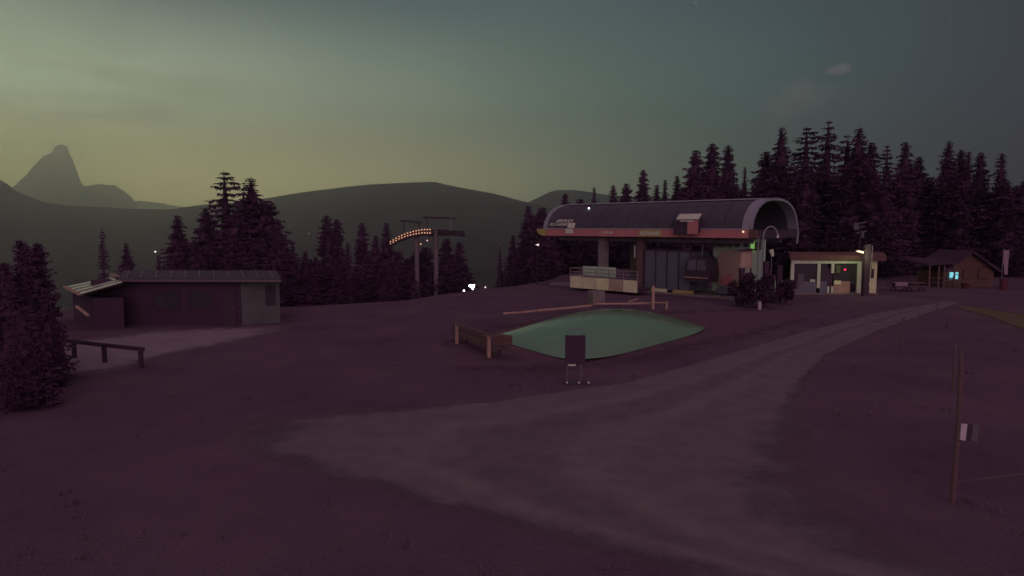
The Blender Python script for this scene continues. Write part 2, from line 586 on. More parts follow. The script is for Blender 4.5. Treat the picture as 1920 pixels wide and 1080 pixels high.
ridge('rock_peak', [(-60, 372), (0, 362), (28, 349), (45, 333), (58, 316), (70, 303), (84, 291), (97, 288), (103, 277), (112, 272), (121, 272.5), (128, 278),
                    (130, 290), (137, 302), (142, 316), (147, 330), (152, 344), (158, 349), (170, 347), (185, 344), (198, 347), (215, 348), (222, 353),
                    (235, 361), (246, 370), (255, 383), (262, 396)], 8200, 1500, 1200, -440, M['rock'], 62, 3, step=9, p=1.0, axis_u=110, crest=.55)
ridge('distant_hills', [(120, 400), (200, 392), (262, 376), (285, 379), (305, 381), (325, 386), (345, 388), (400, 388), (520, 398)], 10200, 1500, 900, -440, M['slope'], 30, 5, step=40)
ridge('valley_slope', [(-420, 250), (-160, 290), (0, 337), (14, 345), (30, 358), (55, 368), (85, 380), (140, 387), (200, 389), (262, 392), (320, 393), (345, 389), (390, 383),
                       (470, 377), (505, 371), (560, 362), (602, 356), (650, 350), (700, 345.5), (760, 343), (805, 340.5), (818, 341), (835, 346), (880, 355), (925, 363),
                       (955, 372), (985, 384), (1060, 405), (1150, 425)], 3600, 2700, 1500, -440, M['slope'], 30, 11, step=16, p=.8, axis_u=250)
ridge('wooded_hill', [(840, 420), (930, 400), (980, 384), (1005, 372), (1030, 360), (1046, 356), (1080, 357), (1110, 361), (1150, 368), (1250, 372), (1400, 380), (1600, 385), (2100, 395)],
      4600, 2600, 1500, -440, M['slope'], 34, 13, step=24, p=.8)


# ------------------------------------------------------------------ spruces
def crown(seed, H, R, whorls, nb, gap=0.0, low=.06, dens=1.0, droop=.35, pw=.85, spray=.42, core=.55):
    r = random.Random(seed)
    mb = MB()
    if core:
        nr, nsg = 22, 13
        for i in range(nr):
            q = i / (nr - 1)
            rr_ = core * R * (1 - q) ** pw * .94 * (.5 if i == 0 else 1)
            for k in range(nsg):
                a = 6.283 * k / nsg
                w = rr_ * r.uniform(.72, 1.2) + .02
                mb.v.append((math.cos(a) * w, math.sin(a) * w, H * (low + .02 + (.95 - low) * q) + r.uniform(-.2, .2)))
        for i in range(nr - 1):
            for k in range(nsg):
                mb.f.append((i * nsg + k, i * nsg + (k + 1) % nsg, (i + 1) * nsg + (k + 1) % nsg, (i + 1) * nsg + k))
    lop = [(r.uniform(0, 6.28), r.uniform(-.25, .2)) for _ in range(3)]
    for k in range(whorls):
        t = k / (whorls - 1)
        h = H * (low + (.985 - low) * t ** .92)
        q = 1 - (h / H - low) / (1 - low)
        L0 = R * (max(0.0, q) ** pw) * r.uniform(.72, 1.12) + .16
        if gap and r.random() < gap:
            continue
        if h < H * .14:
            L0 *= .55 + 3 * (h / H)
        n = max(4, int(nb * (.55 + .45 * q) + r.random()))
        a0 = r.uniform(0, 6.28)
        for b in range(n):
            a = a0 + 6.283 * b / n + r.uniform(-.35, .35)
            L = L0 * r.choice((r.uniform(.55, .95), r.uniform(.8, 1.05), r.uniform(.95, 1.32)))
            for (pa, am) in lop:
                L *= 1 + am * math.cos(a - pa) * (.4 + .6 * math.sin(h * 1.3 + pa))
            dr = droop * r.uniform(.6, 1.3)
            if t > .86:
                dr -= .5
            d = Vector((math.cos(a), math.sin(a), 0))
            sd = Vector((-d.y, d.x, 0))
            m = max(2, int(L / .36 * dens))
            for i in range(m + 1):
                s = (i + r.uniform(.1, .9)) / (m + 1)
                p = d * (L * s) + Vector((0, 0, h - dr * L * s * (1.15 - .55 * s) + r.uniform(-.06, .06)))
                wd = spray * (.55 + .9 * (1 - abs(2 * s - 1.0) * .6)) * r.uniform(.7, 1.25) * min(1, .35 + L / 1.6)
                for sg in (-1, 1):
                    tip = p + sd * sg * wd * r.uniform(.6, 1.1) + d * wd * r.uniform(.2, .9) + Vector((0, 0, -wd * r.uniform(.15, .75)))
                    e = d * wd * r.uniform(.28, .5)
                    mb.add([p - e * .6, p + e, tip + e * .35, tip - e * .25], [(0, 1, 2, 3)])
                if r.random() < .5:
                    mb.add([p - d * .14, p + d * .16, p + Vector((r.uniform(-.12, .12), r.uniform(-.12, .12), -wd * r.uniform(.6, 1.3)))], [(0, 1, 2)])
    # leader
    for i in range(7):
        z = H * (.955 + .045 * i / 6)
        a = r.uniform(0, 6.28)
        d = Vector((math.cos(a), math.sin(a), .5))
        mb.add([(0, 0, z - .25), (.05, .03, z - .1), tuple(Vector((0, 0, z)) + d * (.3 - .035 * i))], [(0, 1, 2)])
    return mb


KIND = {}


def tree_kind(key, seed, H, R, whorls, nb, **kw):
    r = thing('spruce', 'spruce', 'tree', (0, 0, 0))
    crown(seed, H, R, whorls, nb, **kw).build('crown', M['needles'], r)
    rr = random.Random(seed)
    MB().tube([(0, 0, -.4), (.03, .02, H * .5), (0, 0, H * .985)], H * .014, 7, .02).build('trunk', M['bark'], r)
    KIND[key] = [r, H, False]


tree_kind('dense', 1, 15, 3.3, 50, 11, pw=.78, spray=.30, dens=1.6)
tree_kind('tall', 2, 18, 3.6, 58, 11, droop=.42, pw=.76, spray=.30, dens=1.6)
tree_kind('sparse', 3, 16, 3.3, 27, 9, gap=.10, spray=.36, dens=1.5, droop=.3, pw=.66, low=.1, core=.18)
tree_kind('narrow', 4, 15, 1.9, 50, 9, pw=.8, spray=.28, dens=1.5)
tree_kind('broad', 5, 12, 3.6, 42, 13, pw=.62, spray=.30, dens=1.7)
tree_kind('ragged', 6, 17, 3.0, 44, 9, gap=.14, pw=.62, spray=.36, dens=1.5, core=.3)
tree_kind('young', 8, 5.2, 1.3, 52, 14, pw=.78, low=.02, spray=.15, dens=2.2, core=.62)
tree_kind('column', 9, 14, 2.4, 50, 12, pw=.52, spray=.30, dens=1.6)


def tree(u, v, Y, kind, label, group=None, wide=1.0, z=None):
    """a tree whose tip is seen at photo pixel (u, v), standing on the terrain at distance Y"""
    k = KIND[kind]
    t = W(u, v, Y)
    g = zg(t.x, t.y) - .05 if z is None else z
    if k[2]:
        o = copy_tree(k[0])
    else:
        o = k[0]
        k[2] = True
    s = (t.z - g) / k[1]
    o.location = (t.x, t.y, g)
    o.scale = (s * wide, s * wide, s)
    o.rotation_euler = (0, 0, rng.uniform(0, 6.28))
    o['label'] = label
    if group:
        o['group'] = group
    elif 'group' in o:
        del o['group']
    return o


NEAR = 'young spruces at the left edge'
for u, v, Y, k, w, l in (
        (38, 450, 23.5, 'young', .72, 'taller of the young spruces rising at the left picture edge, with a pointed tip'),
        (70, 455, 24.5, 'young', .66, 'young spruce with a blunt tip just right of the tallest near-left one'),
        (6, 492, 22.5, 'young', .9, 'young spruce cut by the left picture edge, its tip lower than its neighbours'),
        (84, 540, 23.5, 'young', .68, 'low bushy spruce at the right flank of the near-left clump, beside the paving'),
        (45, 575, 20.8, 'young', 1.15, 'wide low spruce standing frontmost in the clump at the left edge'),
        (54, 462, 24.8, 'young', .6, 'slim young spruce half hidden between the two tallest near-left ones'),
        (20, 530, 26.0, 'young', .9, 'half hidden young spruce at the back of the near-left clump')):
    tree(u, v, Y, k, l, NEAR, w)

HUT = 'spruces behind the low hut'
for u, v, Y, k, w, l in (
        (190, 428, 54, 'sparse', .5, 'thin gappy spruce standing alone behind the striped annex roof'),
        (236, 455, 53, 'dense', 1.0, 'short dark spruce behind the left end of the hut roof'),
        (297, 478, 62, 'narrow', 1.0, 'small faint spruce behind the hut beside a tiny valley light'),
        (332, 402, 60, 'dense', 1.2, 'medium spruce left of the tall pair behind the hut'),
        (385, 388, 60, 'dense', 1.5, 'spruce filling the left foot of the tall pair behind the hut'),
        (420, 320, 66, 'sparse', 1.25, 'tall spruce with wide gaps between its top branches, left of the tall pair'),
        (470, 331, 64, 'tall', 1.5, 'tall dense spruce with a dark pointed top, right of the tall pair behind the hut'),
        (456, 350, 67, 'ragged', .9, 'slender spruce with its tip between the tall pair behind the hut'),
        (497, 375, 63, 'broad', 1.2, 'bulky spruce on the right shoulder of the tall pair behind the hut'),
        (440, 400, 58, 'broad', 1.3, 'wide spruce low in front of the tall pair, above the hut roof'),
        (519, 425, 58, 'dense', 1.3, 'spruce sloping down at the right foot of the tall pair'),
        (549, 452, 60, 'narrow', 1.2, 'pointed small spruce right above the white end wall of the hut'),
        (572, 470, 57, 'dense', 1.2, 'low spruce filling the dip between the hut and the double topped column')):
    tree(u, v, Y, k, l, HUT, w)

MID = 'spruces between the hut and the cable pylon'
for u, v, Y, k, w, l in (
        (612, 402, 70, 'column', .85, 'column shaped spruce with a double tip, left of the pylon'),
        (631, 409, 70.8, 'column', .75, 'second stem of the double tipped spruce, beside a bright valley light'),
        (652, 455, 66, 'narrow', 1.2, 'low spruce right of the double tipped column'),
        (678, 416, 74, 'column', .72, 'single round topped spruce midway between the double tip and the pylon'),
        (704, 440, 73, 'dense', 1.0, 'spruce close behind the left flank of the one next to the lit sheaves'),
        (724, 416, 76, 'dense', .9, 'pointed spruce just left of the lit sheave row'),
        (745, 470, 70, 'broad', 1.0, 'low bushy spruce under the lit sheave row'),
        (592, 480, 62, 'dense', 1.1, 'small spruce at the left foot of the double tipped column'),
        (690, 478, 64, 'broad', 1.0, 'wide low spruce in front of the trees left of the pylon'),
        (798, 462, 92, 'broad', 1.1, 'dark spruce seen between the two pylon legs'),
        (838, 446, 93, 'column', 1.0, 'dark spruce behind the right pylon leg'),
        (861, 452, 92, 'column', .8, 'spruce with a steep right edge, right of the pylon'),
        (772, 480, 90, 'dense', 1.2, 'low dark spruce left of the left pylon leg'),
        (937, 468, 84, 'narrow', .9, 'thin lone spruce in the gap between the pylon and the station')):
    tree(u, v, Y, k, l, MID, w)

EDGEG = 'treetops rising behind the station roof'
for u, v, Y, k, w, l in (
        (962, 440, 84, 'dense', 1.0, 'lowest spruce left of the station roof end'),
        (990, 384, 86, 'dense', 1.0, 'spruce beside the left end of the station roof'),
        (1018, 388, 88, 'broad', .9, 'bulky spruce behind the left end of the station roof'),
        (1060, 361, 95, 'column', .7, 'round topped tree rising above the left end of the roof'),
        (1114, 350, 100, 'narrow', .9, 'needle thin tip above the left third of the station roof'),
        (1150, 346, 98, 'dense', 1.0, 'left of two low treetops beside the prominent one above the roof'),
        (1174, 343, 98, 'broad', .8, 'right of two low treetops beside the prominent one above the roof'),
        (1206, 317, 96, 'column', .75, 'prominent single treetop above the middle of the station roof'),
        (1090, 372, 98, 'broad', 1.0, 'low bushy treetop between round and needle thin tips over the roof'),
        (1232, 345, 98, 'dense', .9, 'small treetop right of the prominent one above the roof'),
        (1247, 336, 97, 'narrow', 1.0, 'treetop at the left foot of the stepped forest edge'),
        (1270, 328, 96, 'dense', .9, 'second step of the forest edge above the roof')):
    tree(u, v, Y, k, l, EDGEG, w)

SKY = 'forest skyline spruces right of the station'
for u, v, Y, k, w, l in (
        (1305, 280, 92, 'broad', .75, 'leftmost of the three blunt crowns that start the high forest skyline'),
        (1336, 267, 93, 'column', .85, 'middle and tallest of the three blunt crowns starting the forest skyline'),
        (1366, 271, 92, 'column', .75, 'rightmost of the three blunt crowns starting the forest skyline'),
        (1397, 312, 95, 'narrow', .7, 'short needle tip in the dip after the three blunt crowns'),
        (1437, 283, 92, 'broad', .8, 'leaning blunt crown left of the first tall spire'),
        (1466, 236, 90, 'tall', 1.0, 'first tall spire of the forest, above the right end of the station roof'),
        (1513, 237, 91, 'sparse', 1.25, 'gappy spire between the first spire and the tallest one'),
        (1554, 225, 90, 'ragged', .95, 'tallest and slimmest spire of the forest skyline'),
        (1590, 252, 93, 'ragged', 1.0, 'pale gappy spire leaning against the wide one right of the tallest'),
        (1612, 238, 90, 'dense', 1.1, 'wide spire with a double top right of the tallest one'),
        (1634, 265, 92, 'column', .8, 'right shoulder of the wide double topped spire'),
        (1664, 271, 95, 'sparse', .85, 'thin see-through tree right of the wide double topped spire'),
        (1699, 264, 90, 'dense', .95, 'steep spire above the right end of the white kiosk'),
        (1724, 292, 91, 'column', .85, 'blunt shoulder right of the steep spire above the kiosk'),
        (1780, 262, 88, 'tall', .95, 'spire above the wooden chalet with a blunt twin to its right'),
        (1803, 279, 90, 'column', .7, 'blunt twin crown right of the spire above the chalet'),
        (1817, 283, 89, 'narrow', 1.0, 'pointed crown third in the cluster above the chalet'),
        (1840, 284, 88, 'column', .75, 'blunt crown closing the cluster above the chalet'),
        (1880, 286, 86, 'narrow', 1.25, 'isolated cone shaped spruce near the right picture edge'),
        (1919, 338, 86, 'dense', 1.0, 'spruce cut by the right picture edge')):
    tree(u, v, Y, k, l, SKY, w)

r2 = random.Random(21)
FOR = 'spruces filling the dark forest below its skyline'
for i in range(58):
    u = 1255 + (1960 - 1255) * (i + r2.random()) / 58
    Y = r2.uniform(76, 86) if u > 1500 else r2.uniform(80, 90)
    v = lerp_tab([(1255, 360), (1300, 312), (1390, 335), (1450, 296), (1600, 292), (1680, 318), (1760, 312), (1860, 318), (1960, 362)], u) + r2.uniform(0, 48)
    tree(u, v, Y, r2.choice(['dense', 'tall', 'broad', 'column']), 'dark spruce merged into the forest mass below the skyline behind station, kiosk and chalet', FOR, r2.uniform(1.15, 1.5))
for i in range(12):
    u = 345 + 190 * (i + r2.random()) / 12
    tree(u, r2.uniform(435, 470), r2.uniform(54, 58), r2.choice(['dense', 'broad']), 'dark spruce merged into the mass under the tall pair behind the hut', 'spruces filling the mass behind the hut', 1.3)
for i in range(22):
    u = 525 + 240 * (i + r2.random()) / 22
    tree(u, r2.uniform(468, 515), r2.uniform(56, 66), r2.choice(['dense', 'broad']), 'dark low spruce merged into the dim tree belt between hut and pylon', 'spruces filling the belt between hut and pylon', 1.3)
for i in range(7):
    u = 770 + 100 * (i + r2.random()) / 7
    tree(u, r2.uniform(470, 500), r2.uniform(88, 92), r2.choice(['dense', 'broad']), 'dark low spruce merged into the dim mass behind the pylon legs', 'spruces filling the mass behind the pylon', 1.3)
for i in range(16):
    u = 985 + 270 * (i + r2.random()) / 16
    tree(u, r2.uniform(385, 420), r2.uniform(90, 96), r2.choice(['dense', 'broad', 'column']), 'dark spruce merged into the tree row hidden behind the station roof', 'spruces filling the row behind the station roof', 1.2)


def leafy(name, label, cat, base, h, r, n, seed, group=None, mt='leaves', leaf=.15):
    """a bushy plant: forked stems and many small leaf faces in uneven clumps"""
    rr = random.Random(seed)
    base = Vector(base)
    o = thing(name, label, cat, base, group)
    st, cr = MB(), MB()
    cl = []
    for i in range(9):
        a, q = rr.uniform(0, 6.28), rr.uniform(.1, .95)
        p = base + Vector((math.cos(a) * r * q * .7, math.sin(a) * r * q * .7, h * rr.uniform(.25, .88)))
        cl.append((p, r * rr.uniform(.3, .55)))
        st.tube([base, base.lerp(p, .5) + Vector((0, 0, h * .08)), p], .05, 5, .015)
    for i in range(n):
        c, cr_ = rr.choice(cl)
        d = Vector((rr.gauss(0, 1), rr.gauss(0, 1), rr.gauss(0, 1.1)))
        d = d.normalized() * cr_ * rr.random() ** .5
        p = c + d
        p.z = max(p.z, base.z + .02)
        a = Vector((rr.gauss(0, 1), rr.gauss(0, 1), rr.gauss(0, 1))).normalized() * leaf * rr.uniform(.5, 1.2)
        b = Vector((rr.gauss(0, 1), rr.gauss(0, 1), rr.gauss(0, 1))).normalized() * leaf * .5
        cr.add([p - a, p + b, p + a, p - b], [(0, 1, 2, 3)])
    st.build('stems', M['bark'], o)
    cr.build('foliage', M[mt], o)
    return o


# ------------------------------------------------------------------ gondola station
Bp, ax, nn_ = Vector((17.9, 50.0, 0)), Vector((-.7023, .7119, 0)), Vector((.7119, .7023, 0))
LEN, WID = 21.0, 8.2


def st(s, n, z):
    return Bp + ax * s + nn_ * n + Vector((0, 0, z))


STROT = Matrix((ax, nn_, Vector((0, 0, 1)))).transposed()
station = thing('gondola_station', 'long gondola lift station with a dark barrel roof, red fascia band and open ground floor', 'lift station', st(LEN / 2, WID / 2, 0))
half = [(0, 5.5), (.06, 5.85), (.22, 6.25), (.5, 6.68), (.9, 7.08), (1.45, 7.42), (2.2, 7.68), (3.1, 7.82), (4.1, 7.86)]
prof = half + [(WID - a, b) for a, b in half[-2::-1]]


def shell(s0, s1, off, pr, thick):
    mb = MB()
    k = len(pr)
    cx = WID / 2

    def o(q, d):
        v = Vector((q[0] - cx, (q[1] - 5.4) * 1.4))
        v = v.normalized() * d
        return (q[0] + v.x, q[1] + v.y)
    for s in (s0, s1):
        for d in (off, off - thick):
            for q in pr:
                a = o(q, d)
                mb.v.append(tuple(st(s, a[0], a[1])))
    for i in range(k - 1):
        mb.f += [(i, i + 1, 2 * k + i + 1, 2 * k + i), (k + i, 3 * k + i, 3 * k + i + 1, k + i + 1), (i, k + i, k + i + 1, i + 1),
                 (2 * k + i, 2 * k + i + 1, 3 * k + i + 1, 3 * k + i)]
    mb.f += [(0, 2 * k, 3 * k, k), (k - 1, 2 * k - 1, 4 * k - 1, 3 * k - 1)]
    return mb


canopy = shell(.75, LEN - .35, 0, prof, .12).build('roof_shell', M['roof'], station, smooth=False)
low = [(0.02, 4.95)] + prof + [(WID - .02, 4.35)]
# flared rims closing both ends of the barrel
mb = shell(-.05, .75, .10, prof, .2)
mb.v += []
mb.build('end_rim', M['rim'], station)
shell(LEN - .35, LEN + .12, .06, prof, .16).build('end_rim', M['rim'], station)
MB().tube([st(-.05, WID - .05, 5.6), st(-.05, WID + .05, 5.1), st(-.02, WID - .02, 4.3)], .1, 6).build('rim_leg', M['rim'], station)
# bright ridge strip
mb = MB()
mb.bar(st(.75, 3.0, 7.875), st(LEN - .35, 3.0, 7.875), .5, .09)
mb.build('ridge_strip', M['trim'], station)
# seams of the roof sheets
mb = MB()
for k in range(1, 13):
    s = .75 + k * (LEN - 1.1) / 13
    for q, q2 in zip(half, half[1:]):
        mb.bar(st(s, q[0] - .012, q[1] + .01), st(s, q2[0] - .008, q2[1] + .012), .03, .02)
mb.build('roof_seams', M['dark'], station)
# red band with a pale top edge
mb = MB().box(st(LEN / 2 - .1, -.03, 5.16), (LEN - .5, .12, .64), rot=STROT)
mb.build('fascia_band', M['red'], station)
MB().box(st(LEN / 2 - .1, -.07, 5.52), (LEN - .5, .14, .07), rot=STROT).build('band_edge', M['trim'], station)
MB().box(st(-.12, WID / 2, 5.16), (.12, WID - .7, .62), rot=STROT).build('fascia_band', M['dark'], station)
MB().prism([st(LEN - .3, -.12, 5.5), st(LEN - .3, -.12, 4.85), st(LEN + .25, -.12, 4.85), st(LEN + .75, -.12, 5.05), st(LEN + .95, -.12, 5.5)], nn_ * .5).build('corner_piece', M['yellow'], station)
MB().prism([st(-.36, -.1, 5.46), st(-.36, -.1, 4.86), st(.2, -.1, 4.86), st(.2, -.1, 5.46)], nn_ * .4).build('corner_piece', M['brownred'], station)
MB().ball(st(.55, -.25, 5.32), .085, 8).build('fascia_lamp', M['orangelamp'], station)
MB().ball(st(16.6, 1.3, 7.42), .05, 8).build('roof_lamp', M['whitelamp'], station)
# underside and track machinery
MB().box(st(LEN / 2, WID / 2, 4.93), (LEN - .6, WID - .5, .1), rot=STROT).build('soffit', M['dark'], station)
mb = MB()
for n in (1.6, WID - 1.6):
    mb.bar(st(.6, n, 4.55), st(LEN - .6, n, 4.55), .22, .32)
for k in range(9):
    mb.bar(st(1.4 + k * 2.2, .8, 4.75), st(1.4 + k * 2.2, WID - .8, 4.75), .16, .2)
mb.build('track_beam', M['steel'], station)
mb = MB()
for k in range(26):
    c = st(1.2 + k * .72, 1.6, 4.3)
    mb.tube([c - nn_ * .07, c + nn_ * .07], .22, 10)
mb.build('drive_tyres', M['dark'], station)
for s, n, w in ((14.9, 1.4, .75), (10.6, 1.2, .6), (14.9, 6.4, .75), (3.4, 6.4, .75)):
    mb = MB().box(st(s, n, 2.45), (w, .6, 4.9), rot=STROT)
    mb.build('column', M['concrete'] if n > 2 or s > 12 else M['wood'], station)
MB().box(st(11.0, .78, 3.55), (.10, .05, 1.1), rot=STROT).build('column_lamp', M['faintlamp'] if False else M['white'], station)
# glazed control room
MB().box(st(7.9, 2.6, 2.0), (4.6, 3.0, 3.3), rot=STROT).build('control_room', M['glassblue'], station)
mb = MB()
for k in range(5):
    mb.box(st(5.65 + k * 1.125, 1.07, 2.0), (.07, .08, 3.34), rot=STROT)
mb.box(st(7.9, 1.07, 3.7), (4.7, .1, .1), rot=STROT)
mb.build('window_frame', M['dark'], station)
MB().box(st(8.9, .9, .22), (2.2, .2, .44), rot=STROT).build('plinth', M['cream'], station)
MB().box(st(6.2, .9, .22), (1.9, .2, .44), rot=STROT).build('plinth', M['yellow'], station)
# end wall with an arched opening, pale
mb = MB()
mb.prism([st(4.5, 2.6, .4), st(4.5, 2.6, 4.7), st(.15, 2.6, 4.7), st(.15, 2.6, .4)], nn_ * .15)
mb.build('end_wall', M['wallgrey'], station)
poly = [st(3.9 - 2.1 * 0, 2.5, .9)] + [st(3.0 + 1.0 * math.cos(math.pi * k / 10), 2.5, 3.2 + .65 * math.sin(math.pi * k / 10)) for k in range(11)] + [st(2.0, 2.5, .9)]
MB().prism(poly, nn_ * -.06).build('wall_panel', M['pinkwall'], station)
MB().prism([st(3.6, 2.4, 1.0), st(3.6, 2.4, 1.7), st(2.7, 2.4, 1.9), st(2.7, 2.4, 1.0)], nn_ * -.05).build('wall_poster', M['red'], station)
MB().box(st(3.5, 2.38, 4.32), (1.3, .1, .42), rot=STROT).build('wall_sign', M['yellow'], station)
MB().box(st(1.05, 2.4, 4.15), (.26, .12, .75), rot=STROT).build('tube_lamp', M['greenlamp'], station)
MB().box(st(.62, 2.45, 4.2), (.5, .08, .6), rot=STROT).build('green_panel', M['green'], station)
MB().box(st(2.9, 2.1, .55), (1.5, .7, .5), rot=STROT).build('bench_box', M['glassblue'], station)
MB().box(st(LEN / 2, WID / 2, .06), (LEN, WID - 1.6, .24), rot=STROT).build('platform', M['concrete'], station)
# raised terrace with panelled parapet and handrail on the camera side
mb = MB().box(st(12.3, -1.0, .42), (7.2, 2.0, .3), rot=STROT)
mb.build('terrace_floor', M['dark'], station)
for k in range(5):
    MB().box(st(15.2 - k * 1.45, -2.06, .76), (1.40, .10, 1.0), rot=STROT).build('parapet_panel', M['parapet'] if k < 2 else M['cream'] if k == 2 else M['pinkwall'] if k == 3 else M['parapet'], station)
MB().box(st(15.98, -1.05, .76), (.10, 1.9, 1.0), rot=STROT).build('parapet_panel', M['parapet'], station)
mb = MB()
for k in range(6):
    mb.bar(st(15.93 - k * 1.45, -2.06, .3), st(15.93 - k * 1.45, -2.06, 2.0), .06, .06)
for z in (2.0, 1.7, 1.42):
    mb.bar(st(15.96, -2.06, z), st(8.65, -2.06, z), .045, .06)
mb.bar(st(15.96, -2.06, 2.0), st(15.96, -.1, 2.0), .045, .06)
mb.build('handrail', M['concrete'], station)
MB().box(st(13.2, -1.4, 1.75), (3.6, .06, .9), rot=STROT).build('wind_screen', M['wallgrey'], station)


def glyphs(mb, P, w, h, count, seed, slant=.25):
    """illegible block lettering: short upright and level strokes along a line; P(x, z) gives the point"""
    r = random.Random(seed)
    cw = w / count
    for i in range(count):
        x = i * cw
        t = cw * .2

        def quad(x0, z0, x1, z1):
            mb.prism([P(x0 + slant * z0, z0), P(x1 + slant * z0, z0), P(x1 + slant * z1, z1), P(x0 + slant * z1, z1)], nn_ * -.03)
        quad(x, 0, x + t, h)
        if r.random() < .7:
            quad(x + cw * .55, 0, x + cw * .55 + t, h)
        for z in r.sample([0, h * .42, h * .82], 2):
            quad(x + t, z, x + cw * .55, z + h * .18)


# roof sign box
s0, s1 = 6.35, 4.15
sb = MB().prism([st(s0, -.55, 5.05), st(s0, -.55, 6.15), st(s0, .1, 6.5), st(s0, .1, 5.6)], ax * (s1 - s0)).build('roof_sign', M['dark'], station)
MB().prism([st(s0 - .25, -.6, 6.28), st(s1 - .05, -.6, 6.28), st(s1 - .2, -.42, 6.72), st(s0 - .45, -.42, 6.72)], nn_ * .08).build('sign_strip', M['letter'], sb)
MB().prism([st(5.05, -.62, 5.1), st(s1 - .02, -.62, 5.1), st(s1 - .02, -.62, 6.2), st(5.05, -.62, 6.2)], nn_ * .05).build('sign_panel', M['red'], sb)
MB().prism([st(5.7, -.64, 6.1), st(4.5, -.64, 6.1), st(4.5, -.64, 6.2), st(5.7, -.64, 6.2)], nn_ * .03).build('sign_lettering', M['letter'], sb)


def on_roof(s, t):
    """a point on the near roof flank, t = height above the band"""
    z = 5.5 + t
    n = lerp_tab([(b, a) for a, b in half], z)
    return st(s, n - .05, z)


lg = MB()
glyphs(lg, lambda x, z: on_roof(19.6 - x, .62 + z), 2.0, .26, 9, 4, .5)
glyphs(lg, lambda x, z: on_roof(20.35 - x, .30 + z), 2.9, .24, 11, 5, .4)
lg.build('roof_lettering', M['letter'], station)
lg = MB().prism([st(18.2, -.12, 5.05), st(17.3, -.12, 5.05), st(17.3, -.12, 5.5), st(18.2, -.12, 5.5)], nn_ * -.03)
lg.prism([on_roof(18.05, .1), on_roof(17.2, .1), on_roof(17.2, .55), on_roof(18.05, .55)], nn_ * -.02)
lg.build('logo_plate', M['letter'], station)
lg = MB()
glyphs(lg, lambda x, z: st(13.9 - x, -.10, 5.08 + z), 1.25, .22, 7, 6, .1)
lg.build('band_lettering', M['letter'], station)
pl = MB().prism([st(9.95, -.10, 4.86), st(7.75, -.10, 4.86), st(7.75, -.10, 5.44), st(9.95, -.10, 5.44)], nn_ * -.03).build('band_plate', M['yellow'], station)
lg = MB()
glyphs(lg, lambda x, z: st(9.85 - x, -.14, 4.98 + z), 2.0, .32, 8, 8, .05)
lg.build('plate_lettering', M['letter'], pl)

# gondola cabin parked under the canopy
gc = st(4.75, 1.3, 1.25)
cabin = thing('gondola_cabin', 'dark rounded gondola cabin with bluish window parked under the station roof', 'gondola cabin', gc)
mb = MB()
sec = [(-.95, 0), (-1.05, .5), (-1.02, 1.1), (-.85, 1.75), (-.6, 2.05), (.6, 2.05), (.85, 1.75), (1.02, 1.1), (1.05, .5), (.95, 0)]
mb.prism([gc + ax * a + nn_ * -.85 + Vector((0, 0, b)) for a, b in sec], nn_ * 1.7)
mb.build('hull', M['dark'], cabin)
MB().prism([gc + ax * a + nn_ * -.90 + Vector((0, 0, b)) for a, b in ((.85, .95), (.70, 1.75), (.05, 1.8), (.05, .95))], nn_ * .04).build('window', M['glassblue'], cabin)
MB().prism([gc + ax * a + nn_ * -.90 + Vector((0, 0, b)) for a, b in ((-.05, .95), (-.05, 1.8), (-.70, 1.75), (-.85, .95))], nn_ * .04).build('window', M['hutwall'], cabin)
MB().bar(gc + nn_ * -.9 + ax * -1 + Vector((0, 0, .35)), gc + nn_ * -.9 + ax * 1 + Vector((0, 0, .35)), .06, .08).build('bumper_rail', M['rail'], cabin)
MB().tube([gc + Vector((0, 0, 2.0)), gc + Vector((0, 0, 3.0))], .06, 8).build('hanger', M['steel'], cabin)

# ------------------------------------------------------------------ things round the station
p = st(.9, -1.2, 0)
nc = thing('notice_case', 'small pinkish notice case under a dark pitched roof right of the station', 'notice case', p)
q = W(1399, 470, p.y)
z1, z0 = q.z, W(1399, 503, p.y).z
MB().box((q.x, p.y, (z0 + z1) / 2), (.92, .14, z1 - z0)).build('board', M['rail'], nc)
MB().box((q.x, p.y - .09, (z0 + z1) / 2), (.70, .03, z1 - z0 - .22)).build('notice_sheet', M['pinkwall'], nc)
MB().prism([(q.x - .95, p.y - .25, z1 - .05), (q.x + .2, p.y - .25, z1 + .18), (q.x + .85, p.y - .25, z1 + .1), (q.x + .85, p.y - .25, z1 + .02)], (0, .6, 0)).build('pitched_roof', M['darkwood'], nc)
for dx_ in (-.4, .4):
    MB().bar((q.x + dx_, p.y + .02, 0), (q.x + dx_, p.y + .02, z0), .1, .1).build('leg', M['darkwood'], nc)

b = W(1430, 480, 48.5)
lamp = thing('gooseneck_lamp', 'unlit gooseneck lamp post curving over right of the station end', 'street lamp', (b.x, 48.5, 0))
zt = W(1430, 424, 48.5).z
pts = [(b.x, 48.5, 0), (b.x, 48.5, zt - .75)]
for k in range(1, 9):
    a = math.pi * k / 9
    pts.append((b.x + .52 - .52 * math.cos(a), 48.5, zt - .75 + .72 * math.sin(a)))
pts.append((b.x + 1.04, 48.5, zt - .62))
MB().tube(pts, .05, 8).build('pole', M['rim'], lamp)
MB().tube([(b.x + 1.05, 48.5, zt - .58), (b.x + 1.05, 48.5, zt - .85)], .05, 10, .11).build('lamp_head', M['white'], lamp)
b = W(1421, 480, 49)
pp = thing('metal_post', 'thin pale metal post just left of the gooseneck lamp', 'post', (b.x, 49, 0))
MB().tube([(b.x, 49, 0), (b.x, 49, W(0, 446, 49).z)], .05, 8).build('shaft', M['rim'], pp)
MB().box((b.x, 49, W(0, 445, 49).z + .03), (.14, .14, .06)).build('cap', M['steel'], pp)

